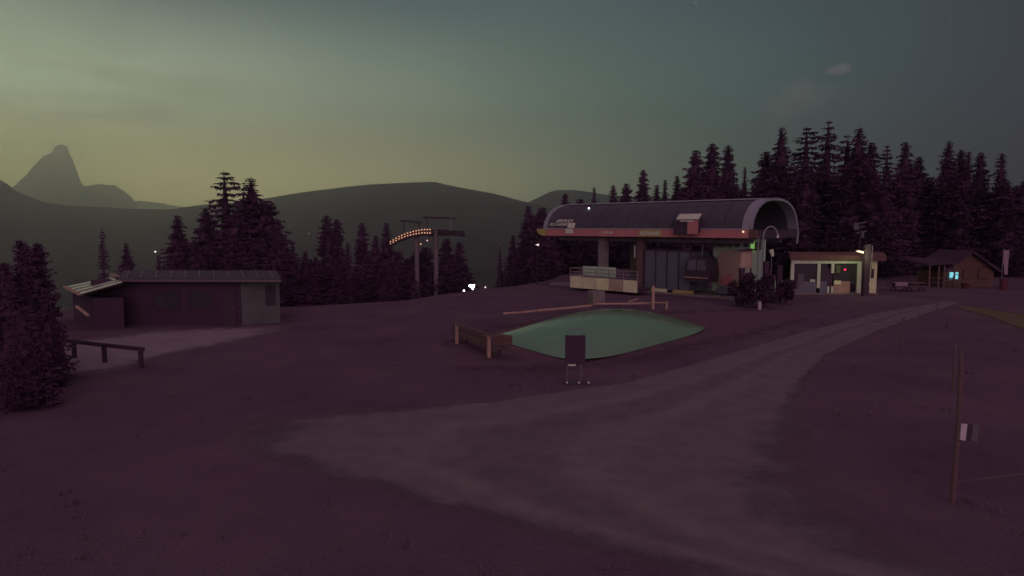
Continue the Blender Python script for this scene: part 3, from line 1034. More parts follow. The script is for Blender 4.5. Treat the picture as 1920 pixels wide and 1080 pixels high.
b = W(1447, 475, 47.5)
sp = thing('spotlight', 'small pale spotlight on a thin stake among the shrubs under the gooseneck lamp', 'spotlight', (b.x, 47.5, 0))
MB().tube([(b.x, 47.5, 0), (b.x, 47.5, b.z - .2)], .03, 6).build('stake', M['steel'], sp)
MB().tube([(b.x - .06, 47.5, b.z + .26), (b.x + .05, 47.4, b.z - .22)], .17, 10, .10).build('lamp_head', M['frame'], sp)

for i, (u, Y, h, r, n, l) in enumerate((
        (1404, 46.8, 2.6, .8, 3200, 'tall dark shrub under the small notice case, left of the lamp post'),
        (1437, 46.9, 2.7, .95, 3200, 'dark shrub below the spotlight right of the lamp post'),
        (1476, 49.0, 1.9, .9, 1800, 'low dark shrub between the station and the white kiosk'),
        (1385, 48.0, 2.0, .9, 1000, 'small dark shrub against the arched wall of the station'))):
    x = (u - 960) / F * Y
    leafy('shrub', l, 'shrub', (x, Y, 0), h, r, n, 40 + i, 'shrubs at the right end of the station')

for u, Yb, vt, l in ((1392, 48.6, 505, 'leftmost of three dark upright posts below the small notice case'),
                     (1437, 48.9, 492, 'middle dark upright post, just right of the gooseneck lamp'),
                     (1462, 49.6, 500, 'rightmost dark upright post, beside the pale slanting board')):
    x = (u - 960) / F * Yb
    o = thing('timber_post', l, 'post', (x, Yb, 0), 'dark upright posts at the right end of the station')
    zt_ = W(u, vt, Yb).z
    MB().box((x, Yb, zt_ / 2), (.34, .34, zt_)).build('shaft', M['darkwood'], o)
    MB().box((x, Yb, zt_ + .04), (.42, .42, .08)).build('cap', M['dark'], o)

g = G(1424, 580)
bo = thing('bollard', 'short white bollard at the foot of the shrubs', 'bollard', g)
MB().tube([g, g + Vector((0, 0, .52))], .11, 12, .10).build('shaft', M['white'], bo)
MB().tube([g + Vector((0, 0, .52)), g + Vector((0, 0, .60))], .125, 12, .06).build('cap', M['steel'], bo)

g = G(1466, 556)
ab = thing('folding_sign', 'pale slanting folding board between shrubs and white kiosk', 'folding sign', g)
MB().prism([g + Vector((-.6, 0, 0)), g + Vector((.75, 0, 0)), g + Vector((.15, .25, 1.3)), g + Vector((-.5, .25, 1.3))], (0, .06, 0)).build('front_board', M['wallgrey'], ab)
MB().prism([g + Vector((-.6, .6, 0)), g + Vector((.75, .6, 0)), g + Vector((.15, .33, 1.3)), g + Vector((-.5, .33, 1.3))], (0, .04, 0)).build('back_board', M['wood'], ab)

# concrete block under the terrace corner
g = G(1119, 572)
cb = MB().box(g + Vector((0, .4, .5)), (1.0, .8, 1.0), .4)
for k in range(3):
    cb.box(g + Vector((0, .38, .26 + .25 * k)), (1.02, .82, .02), .4)
tag(cb.build('concrete_block', M['concrete'], base=g), 'pale square concrete block below the left terrace corner of the station', 'concrete block')

# log rails behind the bouncing cushion
lr = thing('rail_fence', 'long low fence of pale peeled logs between the bouncing cushion and the station', 'fence', G(1090, 585))
for (u0, v0, u1, v1, Y0, Y1, r) in ((944, 588, 1006, 583, 41.8, 42.8, .075), (1008, 582.5, 1110, 573, 42.8, 44.8, .085), (1114, 570, 1226, 568.5, 47.2, 46.5, .075), (1228, 567.5, 1250, 567.5, 46.4, 46, .06)):
    MB().tube([W(u0, v0, Y0), W((u0 + u1) / 2, (v0 + v1) / 2 + .4, (Y0 + Y1) / 2), W(u1, v1, Y1)], r, 7).build('rail', M['rail'], lr)
for (u, v, Y) in ((975, 585, 42.3), (1062, 577, 43.9), (1110, 572, 44.8), (1168, 569, 46.9), (1250, 567, 45.9)):
    t = W(u, v, Y)
    MB().tube([(t.x, Y, zg(t.x, Y) - .1), (t.x, Y, t.z + .06)], .075, 7).build('post', M['rail'] if u > 1200 else M['wood'], lr)
t = W(1225, 536, 46)
MB().box((t.x, 46, t.z / 2), (.16, .16, t.z)).build('gate_post', M['rail'], lr)
MB().bar(W(1178, 566, 46.6), W(1196, 560, 47.2), .08, .08).build('brace', M['rail'], lr)

# ------------------------------------------------------------------ bouncing cushion
corner, e1, e2 = Vector((2.9, 27.2, 0)), Vector((-4.1, 6.9, 0)), Vector((8.3, 9.6, 0))
mb = MB()
K = 44


def bulge(a, b):
    return (max(0.0, (1 - a * a) * (1 - b * b))) ** .7


for i in range(K + 1):
    for j in range(K + 1):
        a, b = -1 + 2 * i / K, -1 + 2 * j / K
        m = max(abs(a), abs(b))
        l = (abs(a) ** 7 + abs(b) ** 7) ** (1 / 7)
        k = m / l if l > 0 else 1
        a, b = a * k, b * k
        mb.v.append(tuple(corner + (e1 + e2) / 2 + e1 * a / 2 * 1.02 + e2 * b / 2 * 1.02 + Vector((0, 0, .03 + 1.12 * bulge(a, b)))))
for i in range(K):
    for j in range(K):
        mb.f.append((i * (K + 1) + j, i * (K + 1) + j + 1, (i + 1) * (K + 1) + j + 1, (i + 1) * (K + 1) + j))
cu = thing('bouncing_cushion', 'large smooth pale green bouncing cushion bulging from the ground before the station', 'bouncing cushion', corner + (e1 + e2) / 2)
mb.build('membrane', M['pillow'], cu, smooth=True)

# ------------------------------------------------------------------ bench seen from behind
bn = thing('wooden_bench', 'weathered wooden bench seen from behind at the near left corner of the bouncing cushion', 'bench', G(890, 670))
A, B = W(846, 622, 33.0), W(922, 640, 28.6)
d = (B - A)
d.z = 0
d.normalize()
back = Vector((-d.y, d.x, 0))
if back.y < 0:
    back = -back
zt = .98
P0, P1 = Vector((A.x, A.y, 0)), Vector((B.x, B.y, 0))
U = Vector((0, 0, 1))
MB().bar(P0 + U * zt, P1 + U * zt, .16, .07).build('top_rail', M['wood'], bn)
MB().bar(P0 + U * .70 + back * .06, P1 + U * .70 + back * .06, .05, .20).build('backrest', M['wood'], bn)
MB().bar(P0 + U * .45 + back * .06, P1 + U * .45 + back * .06, .05, .16).build('backrest', M['wood'], bn)
for q in (P0.lerp(P1, .17), P0.lerp(P1, .95)):
    MB().box(q + U * .49 - back * .03, (.13, .13, .98), math.atan2(d.y, d.x)).build('post', M['rail'], bn)
    MB().bar(q + back * .5, q + back * .5 + U * .42, .1, .1).build('leg', M['darkwood'], bn)
MB().bar(P0 + U * .46 + back * .36, P1 + d * .3 + U * .46 + back * .36, .5, .06).build('seat', M['wood'], bn)
MB().bar(P1 - d * .1 + U * .84 + back * .35, P1 + d * .5 + U * .84 + back * .55, .5, .34).build('side_box', M['brownred'], bn)
MB().bar(P1 + d * .35 + U * .5 + back * .6, P1 + d * .95 + U * .46 + back * .95, .32, .08).build('footrest', M['wood'], bn)

# ------------------------------------------------------------------ notice board on legs in front of the cushion
Y = G(1078, 719).y
base = Vector((G(1078, 719).x, Y, 0))
nb = thing('notice_board', 'dark notice board on two metal legs with a hoop on top, before the bouncing cushion', 'notice board', base)
f = lambda u, v: W(u, v, Y)
tl, br = f(1061, 630), f(1096, 681)
cx, hw, hh = (tl.x + br.x) / 2, (br.x - tl.x) / 2, (tl.z - br.z) / 2
pan = MB().box((cx, Y, (tl.z + br.z) / 2), (2 * hw, .05, 2 * hh)).build('panel', M['darkwood'], nb)
mb = MB()
for sx in (-1, 1):
    mb.box((cx + sx * (hw + .012), Y, (tl.z + br.z) / 2), (.025, .07, 2 * hh + .05))
for z in (tl.z + .012, br.z - .012):
    mb.box((cx, Y, z), (2 * hw, .07, .025))
mb.build('panel_frame', M['dark'], pan)
MB().box((f(1072, 684).x, Y - .04, f(1072, 684).z), (.27, .04, .06)).build('label_strip', M['frame'], nb)
for u in (1063.5, 1090):
    x = f(u, 700).x
    MB().tube([(x, Y + .05, 0), (x, Y + .05, tl.z)], .022, 8).build('leg', M['pole'], nb)
x0, x1, zt = f(1065, 630).x, f(1094, 630).x, tl.z
MB().tube([(x0, Y, zt), (x0, Y, zt + .17), (x0 + .1, Y, zt + .24), (x1 - .1, Y, zt + .24), (x1, Y, zt + .17), (x1, Y, zt)], .014, 6).build('hoop', M['pole'], nb)
MB().box((cx, Y + .02, .03), (.85, .5, .06)).build('base_plate', M['dark'], nb)
for u in (1062, 1084, 1102):
    MB().ball((f(u, 719).x, Y - .26, .09), .045, 8).build('bolt_cap', M['white'], nb)

# ------------------------------------------------------------------ low hut on the left
HY = 38.5
hx = lambda u, Y=HY: (u - 960) / F * Y
U0 = Vector((0, 0, 1))
hut = thing('low_hut', 'long low wooden hut with a flat roof, striped annex roof and pale end wall', 'hut', (hx(340), HY + 2, 0))
MB().box(((hx(165) + hx(450)) / 2, HY + 2.1, 1.3), (hx(450) - hx(165), 4.0, 2.6)).build('timber_wall', M['darkwood'], hut)
eA, eB = Vector((hx(450), HY - .03, 0)), Vector((hx(522, HY + .9), HY + .9, 0))
ew = MB().prism([eA, eB, (hx(519, HY + 4), HY + 4, 0), (hx(450), HY + 4, 0)], (0, 0, 2.62)).build('end_wall', M['endwall'], hut)
eo = (eB - eA).normalized()
en = Vector((eo.y, -eo.x, 0))
wA, wB, wz0, wz1 = eA.lerp(eB, .64) + en * .02, eA.lerp(eB, .87) + en * .02, 1.12, 2.2
wn = MB().prism([wA + U0 * wz0, wB + U0 * wz0, wB + U0 * wz1, wA + U0 * wz1], en * .02).build('window', M['glass'], ew)
mb = MB()
for q in (wA, wA.lerp(wB, .5), wB):
    mb.bar(q + en * .035 + U0 * (wz0 - .03), q + en * .035 + U0 * (wz1 + .03), .05, .05)
for z in (wz0, wz1):
    mb.bar(wA + en * .034 + U0 * z, wB + en * .034 + U0 * z, .05, .05)
mb.build('frame', M['darkwood'], wn)
MB().prism([(hx(230), HY - .55, 2.66), (hx(531), HY - .55, 2.66), (hx(518, 43), HY + 4.4, 2.78), (hx(232, 43), HY + 4.4, 2.78)], (0, 0, .12)).build('roof', M['hutroof'], hut)
mb = MB()
for k in range(11):
    t = (k + .5) / 11
    a = Vector((hx(230), HY - .5, 2.80)).lerp(Vector((hx(531), HY - .5, 2.80)), t)
    c = Vector((hx(232, 43), HY + 4.35, 2.91)).lerp(Vector((hx(518, 43), HY + 4.35, 2.91)), t)
    mb.bar(a, c, .05, .05)
mb.build('roof_seams', M['sheetdark'], hut)
MB().bar((hx(226), HY - .62, 2.64), (hx(533), HY - .62, 2.62), .09, .12).build('gutter', M['sheetdark'], hut)
MB().bar(W(207, 514, 41.5), W(240, 522, 38.2), .10, .09).build('verge_board', M['rail'], hut)
# windows and door along the dark timber front
for u0, u1, z0, z1 in ((285, 330, .9, 2.0), (350, 395, .9, 2.0)):
    w_ = MB().box(((hx(u0) + hx(u1)) / 2, HY + .08, (z0 + z1) / 2), (hx(u1) - hx(u0), .05, z1 - z0)).build('window', M['glass'], hut)
    mb = MB()
    for x in (hx(u0), (hx(u0) + hx(u1)) / 2, hx(u1)):
        mb.box((x, HY + .05, (z0 + z1) / 2), (.07, .06, z1 - z0 + .07))
    for z in (z0, z1):
        mb.box(((hx(u0) + hx(u1)) / 2, HY + .049, z), (hx(u1) - hx(u0), .06, .07))
    mb.build('frame', M['darkwood'], w_)
dr = MB().box(((hx(412) + hx(438)) / 2, HY + .07, 1.0), (hx(438) - hx(412), .06, 2.0)).build('door', M['dark'], hut)
MB().ball((hx(433), HY + .02, 1.0), .05).build('handle', M['steel'], dr)
# annex with striped sheet roof
q = [W(121, 538, 41), W(208, 520.5, 41), W(228, 530, 36.6), W(149, 552, 36.6)]
MB().prism(q, (0, 0, -.1)).build('annex_roof', M['sheetdark'], hut)
mb = MB()
for k in range(4):
    t = .08 + k * .28
    a, b = q[0].lerp(q[3], t), q[1].lerp(q[2], t)
    a2, b2 = q[0].lerp(q[3], t + .15), q[1].lerp(q[2], t + .15)
    mb.prism([a + U * .03, b + U * .03, b2 + U * .03, a2 + U * .03], (0, 0, .03))
mb.build('sheet_stripes', M['sheet'], hut)
MB().bar(q[0] + U * .02, q[3] + U * .02, .12, .14).build('eaves_board', M['rail'], hut)
MB().prism([(q[0].x + .6, q[0].y - .2, 0), (q[3].x + .5, q[3].y + .4, 0), (q[2].x - .2, q[2].y + .4, 0), (q[1].x, q[1].y - .3, 0)], (0, 0, 1.75)).build('annex_wall', M['darkwood'], hut)
MB().bar(W(143, 574, 36.4), W(166, 592, 36), .12, .10).build('stair_rail', M['rail'], hut)

# rail on the paving
rf = thing('hitching_rail', 'dark low wooden rail on three posts standing on the pale paving before the hut', 'fence', G(200, 690))
ra, rb = G(140, 672), G(265, 690)
zr = 0.78
for t in (0.0, .47, 1.0):
    q = ra.lerp(rb, t)
    MB().box(q + U * .41, (.14, .14, .84)).build('post', M['darkwood'], rf)
MB().bar(ra + U * zr + Vector((-.2, -.1, 0)), rb + U * zr + Vector((.2, -.1, 0)), .08, .16).build('rail', M['darkwood'], rf)

# ------------------------------------------------------------------ cable pylon
PY = 85.0
pc = W(798, 433, PY)
pz = zg(pc.x, PY)
py = thing('cable_pylon', 'two legged cableway pylon with a curved lit row of sheaves on its left arm', 'pylon', (pc.x, PY, pz))
la, lb = W(781, 437, PY + .9), W(817, 434, PY + 2.6)
for q, r in ((la, .32), (lb, .34)):
    g0 = zg(q.x, q.y) - .5
    MB().tube([(q.x, q.y, g0), (q.x, q.y, (g0 + q.z) / 2), (q.x, q.y, q.z + .1)], r, 12, r * .85).build('leg', M['pole'], py)
crossb = MB().bar(la + Vector((-.6, -.6, -.05)), lb + Vector((1.2, 1.2, .1)), .4, .45)
crossb.build('cross_beam', M['dark'], py)


def train(pts, lit):
    k = len(pts)
    mb = MB()
    for a, b in zip(pts, pts[1:]):
        mb.bar(a + U * -.02, b + U * -.02, .25, .55 if lit else .35)
    o = mb.build('sheave_train', M['brownred'] if lit else M['dark'], py)
    mb = MB()
    for i in range(14):
        t = i / 13 * (k - 1)
        j = min(int(t), k - 2)
        p = pts[j].lerp(pts[j + 1], t - j)
        mb.tube([p + Vector((-.1, -.12, -.36)), p + Vector((.06, .10, -.36))], .2, 8)
    mb.build('sheaves', M['dark'], o)
    if lit:
        for i in range(15):
            t = i / 14 * (k - 1)
            j = min(int(t), k - 2)
            p = pts[j].lerp(pts[j + 1], t - j)
            w_ = .13 + .09 * i / 14
            for z in (w_, -w_):
                MB().ball(p + Vector((-.16, -.26, z)), .075, 6).build('bulb', M['warmbulb'], o)  # added glowing dots, standing in for warm light falling on the sheaves


train([W(735, 455, PY + 2.0), W(750, 446, PY + 1.3), W(765, 440, PY + .6), W(780, 436, PY), W(795, 433.5, PY - .7), W(809, 433.5, PY - 1.4)], True)
train([W(806, 436, PY + 3.2), W(828, 434, PY + 2.2), W(850, 434, PY + 1.2), W(870, 436, PY + .4)], False)
for (u0, v0, u1, v1, up) in ((750, 414, 790, 417.5, (756,)), (793, 407.5, 854, 409.5, (845,))):
    mb = MB().bar(W(u0, v0, PY), W(u1, v1, PY), .26, .22)
    mb.build('lifting_beam', M['dark'], py)
for u, v0, v1 in ((757, 415, 436), (786, 417, 432), (801, 408, 432), (846, 409, 433)):
    MB().bar(W(u, v0, PY), W(u, v1, PY), .12, .12).build('stanchion', M['steel'] if u == 846 else M['dark'], py)
for u, v in ((789, 457.5), (801, 451)):
    MB().ball(W(u, v, PY - 1.0), .085, 6).build('bulb', M['warmbulb'] if u == 789 else M['faintlamp'], py)
MB().bar(W(783, 455, PY - .9), W(815, 449, PY - .9), .08, .08).build('cable_tray', M['brownred'], py)

# ------------------------------------------------------------------ floodlights by the valley rim
for u, v, r, m_, l in ((886, 538, .24, 'whitelamp', 'brightest of the floodlights in the gap right of the pylon'),
                       (870, 545, .075, 'whitelamp', 'small dim floodlight left of and below the brightest one'),
                       (910, 538.5, .085, 'faintlamp', 'small pinkish floodlight right of the brightest one')):
    Yf = 64.0
    t = W(u, v, Yf)
    g0 = zg(t.x, Yf)
    fl = thing('floodlight', l, 'floodlight', (t.x, Yf, g0), 'floodlights at the valley rim')
    MB().tube([(t.x, Yf, g0 - .3), (t.x, Yf, t.z)], .04, 6).build('stand', M['steel'], fl)
    MB().box((t.x, Yf + .08, t.z), (r * 2.3, .14, r * 2.0)).build('housing', M['dark'], fl)
    mb = MB()
    if r > .2:
        mb.prism([(t.x - r * 1.7, Yf - .02, t.z + .1), (t.x - r, Yf - .02, t.z + r), (t.x + r * .9, Yf - .02, t.z + r * .9), (t.x + r * .5, Yf - .02, t.z - r * .3), (t.x + .03, Yf - .02, t.z - r * 1.15), (t.x - r * .6, Yf - .02, t.z - .02)], (0, -.05, 0))
    else:
        mb.ball((t.x, Yf - .04, t.z), r, 8)
    mb.build('lens', M[m_], fl)

# lamps on poles left of the station
for u, v, m_, l in ((1008, 459, 'faintlamp', 'small pale lamp on a pole left of the station roof corner'),
                    (936, 456, 'steel', 'unlit grey lamp on a thin pole in the gap left of the station')):
    Yf = 66.0 if u > 1000 else 72
    t = W(u, v, Yf)
    g0 = zg(t.x, Yf)
    o = thing('pole_lamp', l, 'lamp', (t.x, Yf, g0))
    MB().tube([(t.x, Yf, g0 - .3), (t.x, Yf, t.z)], .05, 6, .035).build('pole', M['dark'], o)
    MB().prism([(t.x - .22, Yf, t.z), (t.x + .12, Yf, t.z + .12), (t.x + .12, Yf, t.z - .12)], (0, -.12, 0)).build('lamp_head', M[m_], o)

# lit houses across the valley
for u, v, w_, l in ((641, 443, 3.2, 'brightest lit house across the valley, right of the double tipped spruce'),
                    (597, 445, 1.2, 'faint lit house left of the double tipped spruce'),
                    (579, 438, .9, 'faintest lit house high on the far slope'),
                    (291, 472, 1.6, 'lit house across the valley behind the hut'),
                    (914, 502, 1.2, 'dim house low on the far slope right of the pylon')):
    Yh = 2050.0
    t = W(u, v, Yh)
    gz = t.z
    o = thing('far_house', l, 'house', (t.x, Yh, gz - 3), 'lit houses across the valley')
    MB().box((t.x, Yh + 5, gz), (9, 9, 7)).build('wall', M['hutwall'], o)
    MB().prism([(t.x - 5.5, Yh - .2, gz + 3.5), (t.x + 5.5, Yh - .2, gz + 3.5), (t.x, Yh - .2, gz + 6.5)], (0, 10.4, 0)).build('roof', M['hutroof'], o)
    MB().box((t.x, Yh + .4, gz + .3), (w_ * 1.9, .3, w_ * .9)).build('lit_window', M['whitelamp'] if w_ > 1.4 else M['faintlamp'], o)

# ------------------------------------------------------------------ white ticket kiosk
KY = 56.0
kx = lambda u, Y=KY: (u - 960) / F * Y
kz = lambda v, Y=KY: W(960, v, Y).z
ki = thing('ticket_kiosk', 'white framed kiosk with large dark windows and reddish flat roof right of the station', 'kiosk', (kx(1550), KY + 1.6, 0))
zr0, zb = kz(487), 0.0
MB().box(((kx(1484) + kx(1612)) / 2, KY + 3.2, zr0 / 2), (kx(1612) - kx(1484) - .2, .12, zr0 - .05)).build('back_wall', M['darkwood'], ki)
MB().box(((kx(1484) + kx(1650)) / 2, KY + 1.6, .06), (kx(1650) - kx(1484), 3.2, .14)).build('floor', M['concrete'], ki)
MB().prism([(kx(1478), KY - .35, zr0 + .02), (kx(1658), KY - .35, zr0 - .08), (kx(1655, KY + 3.6), KY + 3.6, zr0 + .1), (kx(1478, KY + 3.6), KY + 3.6, zr0 + .1)], (0, 0, .42)).build('roof', M['brownred'], ki)
mb = MB()
for u0, u1, v1 in ((1483, 1489.5, 548), (1533, 1539, 540), (1559, 1564.5, 512), (1608, 1616, 556)):
    z1 = kz(v1) if v1 < 545 else .13
    mb.box(((kx(u0) + kx(u1)) / 2, KY, (zr0 + z1) / 2), (kx(u1) - kx(u0), .16, zr0 - z1))
mb.box(((kx(1483) + kx(1616)) / 2, KY - .02, zr0 - .16), (kx(1616) - kx(1483), .18, .32))
mb.build('frame', M['frame'], ki)
for u0, u1 in ((1489.5, 1533), (1539, 1553), (1565, 1608)):
    MB().box(((kx(u0) + kx(u1)) / 2, KY + .06, zr0 / 2 + .25), (kx(u1) - kx(u0), .03, zr0 - 1.2)).build('window', M['glass'], ki)
for u0, u1, m_ in ((1490, 1532, 'glassblue'), (1539, 1552, 'glassblue'), (1565, 1596, 'amber')):
    MB().box(((kx(u0) + kx(u1)) / 2, KY + .02, .62), (kx(u1) - kx(u0), .1, .98)).build('sill_panel', M[m_] if m_ != 'amber' else M['rail'], ki)
MB().box(((kx(1565) + kx(1578)) / 2, KY - .06, 1.02), (kx(1578) - kx(1565), .05, .32)).build('counter_sign', M['cream'], ki)
MB().box(((kx(1484) + kx(1494)) / 2, KY - .14, .95), (kx(1494) - kx(1484), .05, .55)).build('red_poster', M['crimson'], ki)
MB().box(((kx(1497) + kx(1508)) / 2, KY - .01, 1.25), (kx(1508) - kx(1497), .05, .95)).build('poster', M['hutwall'], ki)
MB().box(((kx(1520) + kx(1529)) / 2, KY - .06, 1.18), (kx(1529) - kx(1520), .05, .22)).build('notice', M['frame'], ki)
MB().box(((kx(1568) + kx(1576)) / 2, KY - .02, 2.15), (kx(1576) - kx(1568), .04, .62)).build('green_notice', M['green'], ki)
dr = MB().box(((kx(1553) + kx(1563)) / 2, KY + .10, 1.15), (kx(1563) - kx(1553), .06, 2.1)).build('door', M['darkwood'], ki)
MB().ball((kx(1561.5), KY + .02, 1.1), .05).build('handle', M['steel'], dr)
for u in (1554.5, 1562):
    MB().box((kx(u), KY - .06, .42), (.17, .06, .55)).build('door_post', M['frame'], ki)
MB().ball((kx(1585.5), KY - .02, kz(505.5)), .075, 8).build('red_light', M['redlamp'], ki)
MB().box((kx(1583), KY + .02, kz(504.5)), (.34, .03, .09)).build('light_bar', M['crimson'], ki)
# cream right wing
MB().box(((kx(1634) + kx(1647)) / 2, KY + 1.2, zr0 / 2 - .05), (kx(1647) - kx(1634), 2.2, zr0 - .1)).build('side_wall', M['cream'], ki)
MB().box(((kx(1635.5) + kx(1641)) / 2, KY + .08, kz(513)), (kx(1641) - kx(1635.5), .05, .78)).build('slot_window', M['glass'], ki)
MB().box((kx(1622), KY + 2.2, zr0 / 2), (1.3, .1, zr0 - .1)).build('inner_wall', M['darkwood'], ki)

# dark pillar in front of the kiosk
px_, PYY = kx(1625.5, 54.6), 54.6
pil = thing('square_pillar', 'tall dark square pillar with a small lit lamp before the right end of the kiosk', 'pillar', (px_, PYY, 0))
zt = W(0, 460, PYY).z
MB().box((px_ - .02, PYY, zt / 2), (.46, .4, zt)).build('shaft', M['dark'], pil)
MB().bar((px_ + .29, PYY - .22, 1.9), (px_ + .29, PYY - .22, zt - .02), .06, .05).build('edge_strip', M['steel'], pil)
MB().box((px_ + .05, PYY, zt + .04), (.34, .3, .08)).build('cap', M['steel'], pil)
MB().box((px_ + .2, PYY - .215, .98), (.08, .03, .3)).build('reflector', M['frame'], pil)

LP_ = W(1612.5, 472.5, PYY - .35)
MB().bar((px_, PYY, LP_.z + .12), (LP_.x, PYY - .3, LP_.z + .12), .07, .07).build('lamp_arm', M['dark'], pil)
hd = MB().box((LP_.x, PYY - .3, LP_.z + .1), (.52, .34, .08), rot=Matrix.Rotation(.22, 3, 'Y')).build('lamp_head', M['dark'], pil)
MB().prism([(LP_.x - .24, PYY - .48, LP_.z + .12), (LP_.x + .24, PYY - .48, LP_.z + .01), (LP_.x + .24, PYY - .48, LP_.z - .09), (LP_.x - .24, PYY - .48, LP_.z + .03)], (0, .3, 0)).build('lens', M['orangelamp'], hd)
kl = bpy.data.lights.new('pillar_lamp_light', 'POINT')
kl.energy = 46
kl.color = (1.0, .95, .52)
kl.shadow_soft_size = .12
klo = bpy.data.objects.new('pillar_lamp_light', kl)
COL.objects.link(klo)
klo.location = (LP_.x + .1, PYY - .8, LP_.z - .25)

# equipment mast behind the kiosk
mx, my = kx(1611, 60), 60.0
ms = thing('lamp_mast', 'slim dark mast with tangled equipment on top, behind the white kiosk', 'mast', (mx, my, 0))
zt = W(0, 418, my).z
MB().tube([(mx, my, 0), (mx, my, zt)], .09, 8, .06).build('pole', M['dark'], ms)
mb = MB()
for (a, b, c, d2) in ((-.5, -.1, .5, .1), (-.6, -.5, .35, -.3), (-.3, -.9, .55, -.7)):
    mb.bar((mx + a, my, zt + b), (mx + c, my, zt + d2), .07, .07)
mb.build('crossarm', M['steel'], ms)
MB().box((mx - .45, my - .05, zt - .3), (.35, .3, .6)).build('antenna_panel', M['hutwall'], ms)
MB().box((mx + .12, my - .12, W(0, 440, my).z), (.22, .2, .55)).build('equipment_box', M['hutwall'], ms)

# ------------------------------------------------------------------ wooden chalet far right
CY = 63.0
c_x = lambda u, Y=CY: (u - 960) / F * Y
cz_ = lambda v, Y=CY: W(960, v, Y).z
ch = thing('wooden_chalet', 'small dim wooden chalet with a gabled end and one blue lit window', 'chalet', (c_x(1810), CY + 2, 0))
MB().box(((c_x(1770) + c_x(1866)) / 2, CY + 2.0, .95), (c_x(1866) - c_x(1770), 3.9, 1.9)).build('timber_wall', M['tarn'], ch)
zr1, ze = cz_(470), cz_(505)
MB().prism([(c_x(1766), CY - .5, ze), (c_x(1818), CY - .5, zr1), (c_x(1874), CY - .5, ze - .1), (c_x(1870), CY - .5, ze - .25), (c_x(1818), CY - .5, zr1 - .2), (c_x(1770), CY - .5, ze - .2)], (0, 5, 0)).build('gable_roof', M['darkwood'], ch)
MB().prism([(c_x(1772), CY - .02, 1.9), (c_x(1866), CY - .02, 1.9), (c_x(1818), CY - .02, zr1 - .2)], (0, .1, 0)).build('gable_boards', M['brownred'], ch)
MB().prism([(c_x(1728), CY - .9, cz_(497)), (c_x(1782), CY - .9, cz_(494)), (c_x(1782), CY + 3, cz_(488)), (c_x(1728), CY + 3, cz_(490))], (0, 0, .12)).build('porch_roof', M['darkwood'], ch)
for u in (1734.5, 1751.5, 1761.5, 1780):
    z1 = cz_(497)
    MB().box((c_x(u), CY - .8, z1 / 2), (.12, .12, z1)).build('porch_post', M['wood'], ch)
mb = MB().bar((c_x(1734.5), CY - .8, .9), (c_x(1780), CY - .8, .9), .06, .1)
mb.bar((c_x(1734.5), CY - .8, .5), (c_x(1780), CY - .8, .5), .05, .08)
mb.build('porch_rail', M['darkwood'], ch)
for (u0, u1, v0, v1) in ((1782, 1798, 510.5, 523),):
    w_ = MB().box(((c_x(u0) + c_x(u1)) / 2, CY - .04, (cz_(v0) + cz_(v1)) / 2), (c_x(u1) - c_x(u0), .04, cz_(v0) - cz_(v1))).build('lit_window', M['tealwin'], ch)
    mb = MB()
    mb.box((c_x(1791.5), CY - .08, (cz_(v0) + cz_(v1)) / 2), (.05, .04, cz_(v0) - cz_(v1)))
    mb.box(((c_x(u0) + c_x(u1)) / 2, CY - .08, cz_(515)), (c_x(u1) - c_x(u0), .04, .07))
    mb.build('glazing_bars', M['glassblue'], w_)
MB().box((c_x(1775.3), CY - .86, cz_(513)), (.3, .04, .32)).build('lit_pane', M['tealwin'], ch)
for u0, u1 in ((1808, 1828), (1836, 1860)):
    MB().box(((c_x(u0) + c_x(u1)) / 2, CY - .05, 1.25), (c_x(u1) - c_x(u0), .06, .8)).build('shutter', M['tarn'], ch)

bx = c_x(1885, 60)
bf = thing('flag_banner', 'tall narrow pale banner on a pole right of the chalet near the picture edge', 'banner', (bx, 60, 0))
MB().tube([(bx - .2, 60, 0), (bx - .2, 60, W(0, 467, 60).z)], .035, 7).build('pole', M['steel'], bf)
z1, z0 = W(0, 469, 60).z, W(0, 515, 60).z
MB().prism([(bx - .16, 60, z1), (bx + .30, 60, z1), (bx + .30, 60, z0), (bx + .02, 60, z0), (bx - .05, 60, z0 + .8), (bx - .16, 60, z0 + 1.1)], (0, .03, 0)).build('cloth', M['banner'], bf)
MB().box((bx + .02, 60, .5), (.5, .4, 1.0)).build('foot_weight', M['crimson'], bf)

g = Vector((c_x(1814, 61.5), 61.5, 0))
o = thing('red_drink_crate', 'small red tub standing in front of the chalet wall', 'tub', g)
MB().tube([g, g + U * .55], .32, 12, .40).build('tub', M['crimson'], o)
MB().tube([g + U * .5, g + U * .58], .42, 12, .42).build('rim', M['brownred'], o)

for u, v, m_, l in ((1690, 545, 'pinkwall', 'left picnic table with a pale cloth between kiosk and chalet'), (1720, 543, 'wood', 'bare picnic table nearer to the chalet porch')):
    g = Vector((kx(u, 59), 59, 0))
    o = thing('picnic_table', l, 'picnic table', g, 'picnic tables between kiosk and chalet')
    MB().box(g + U * .74, (1.5, .7, .06)).build('table_top', M['wood'], o)
    for sx in (-.55, .55):
        MB().bar(g + Vector((sx, -.5, 0)), g + Vector((sx, .25, .72)), .08, .08).build('leg', M['darkwood'], o)
        MB().bar(g + Vector((sx, .5, 0)), g + Vector((sx, -.25, .72)), .07, .08).build('leg', M['darkwood'], o)
    for sy in (-.65, .65):
        MB().box(g + Vector((0, sy, .45)), (1.5, .25, .05)).build('seat', M['wood'], o)
    if m_ == 'pinkwall':
        t = g + Vector((-.1, -.05, .775))
        c = MB().box(t + U * .01, (1.1, .74, .02))
        c.box(t + Vector((0, -.375, -.12)), (1.1, .02, .28))
        tag(c.build('table_cloth', M['banner'], base=t), 'pale pinkish cloth spread on the left picnic table', 'tablecloth')

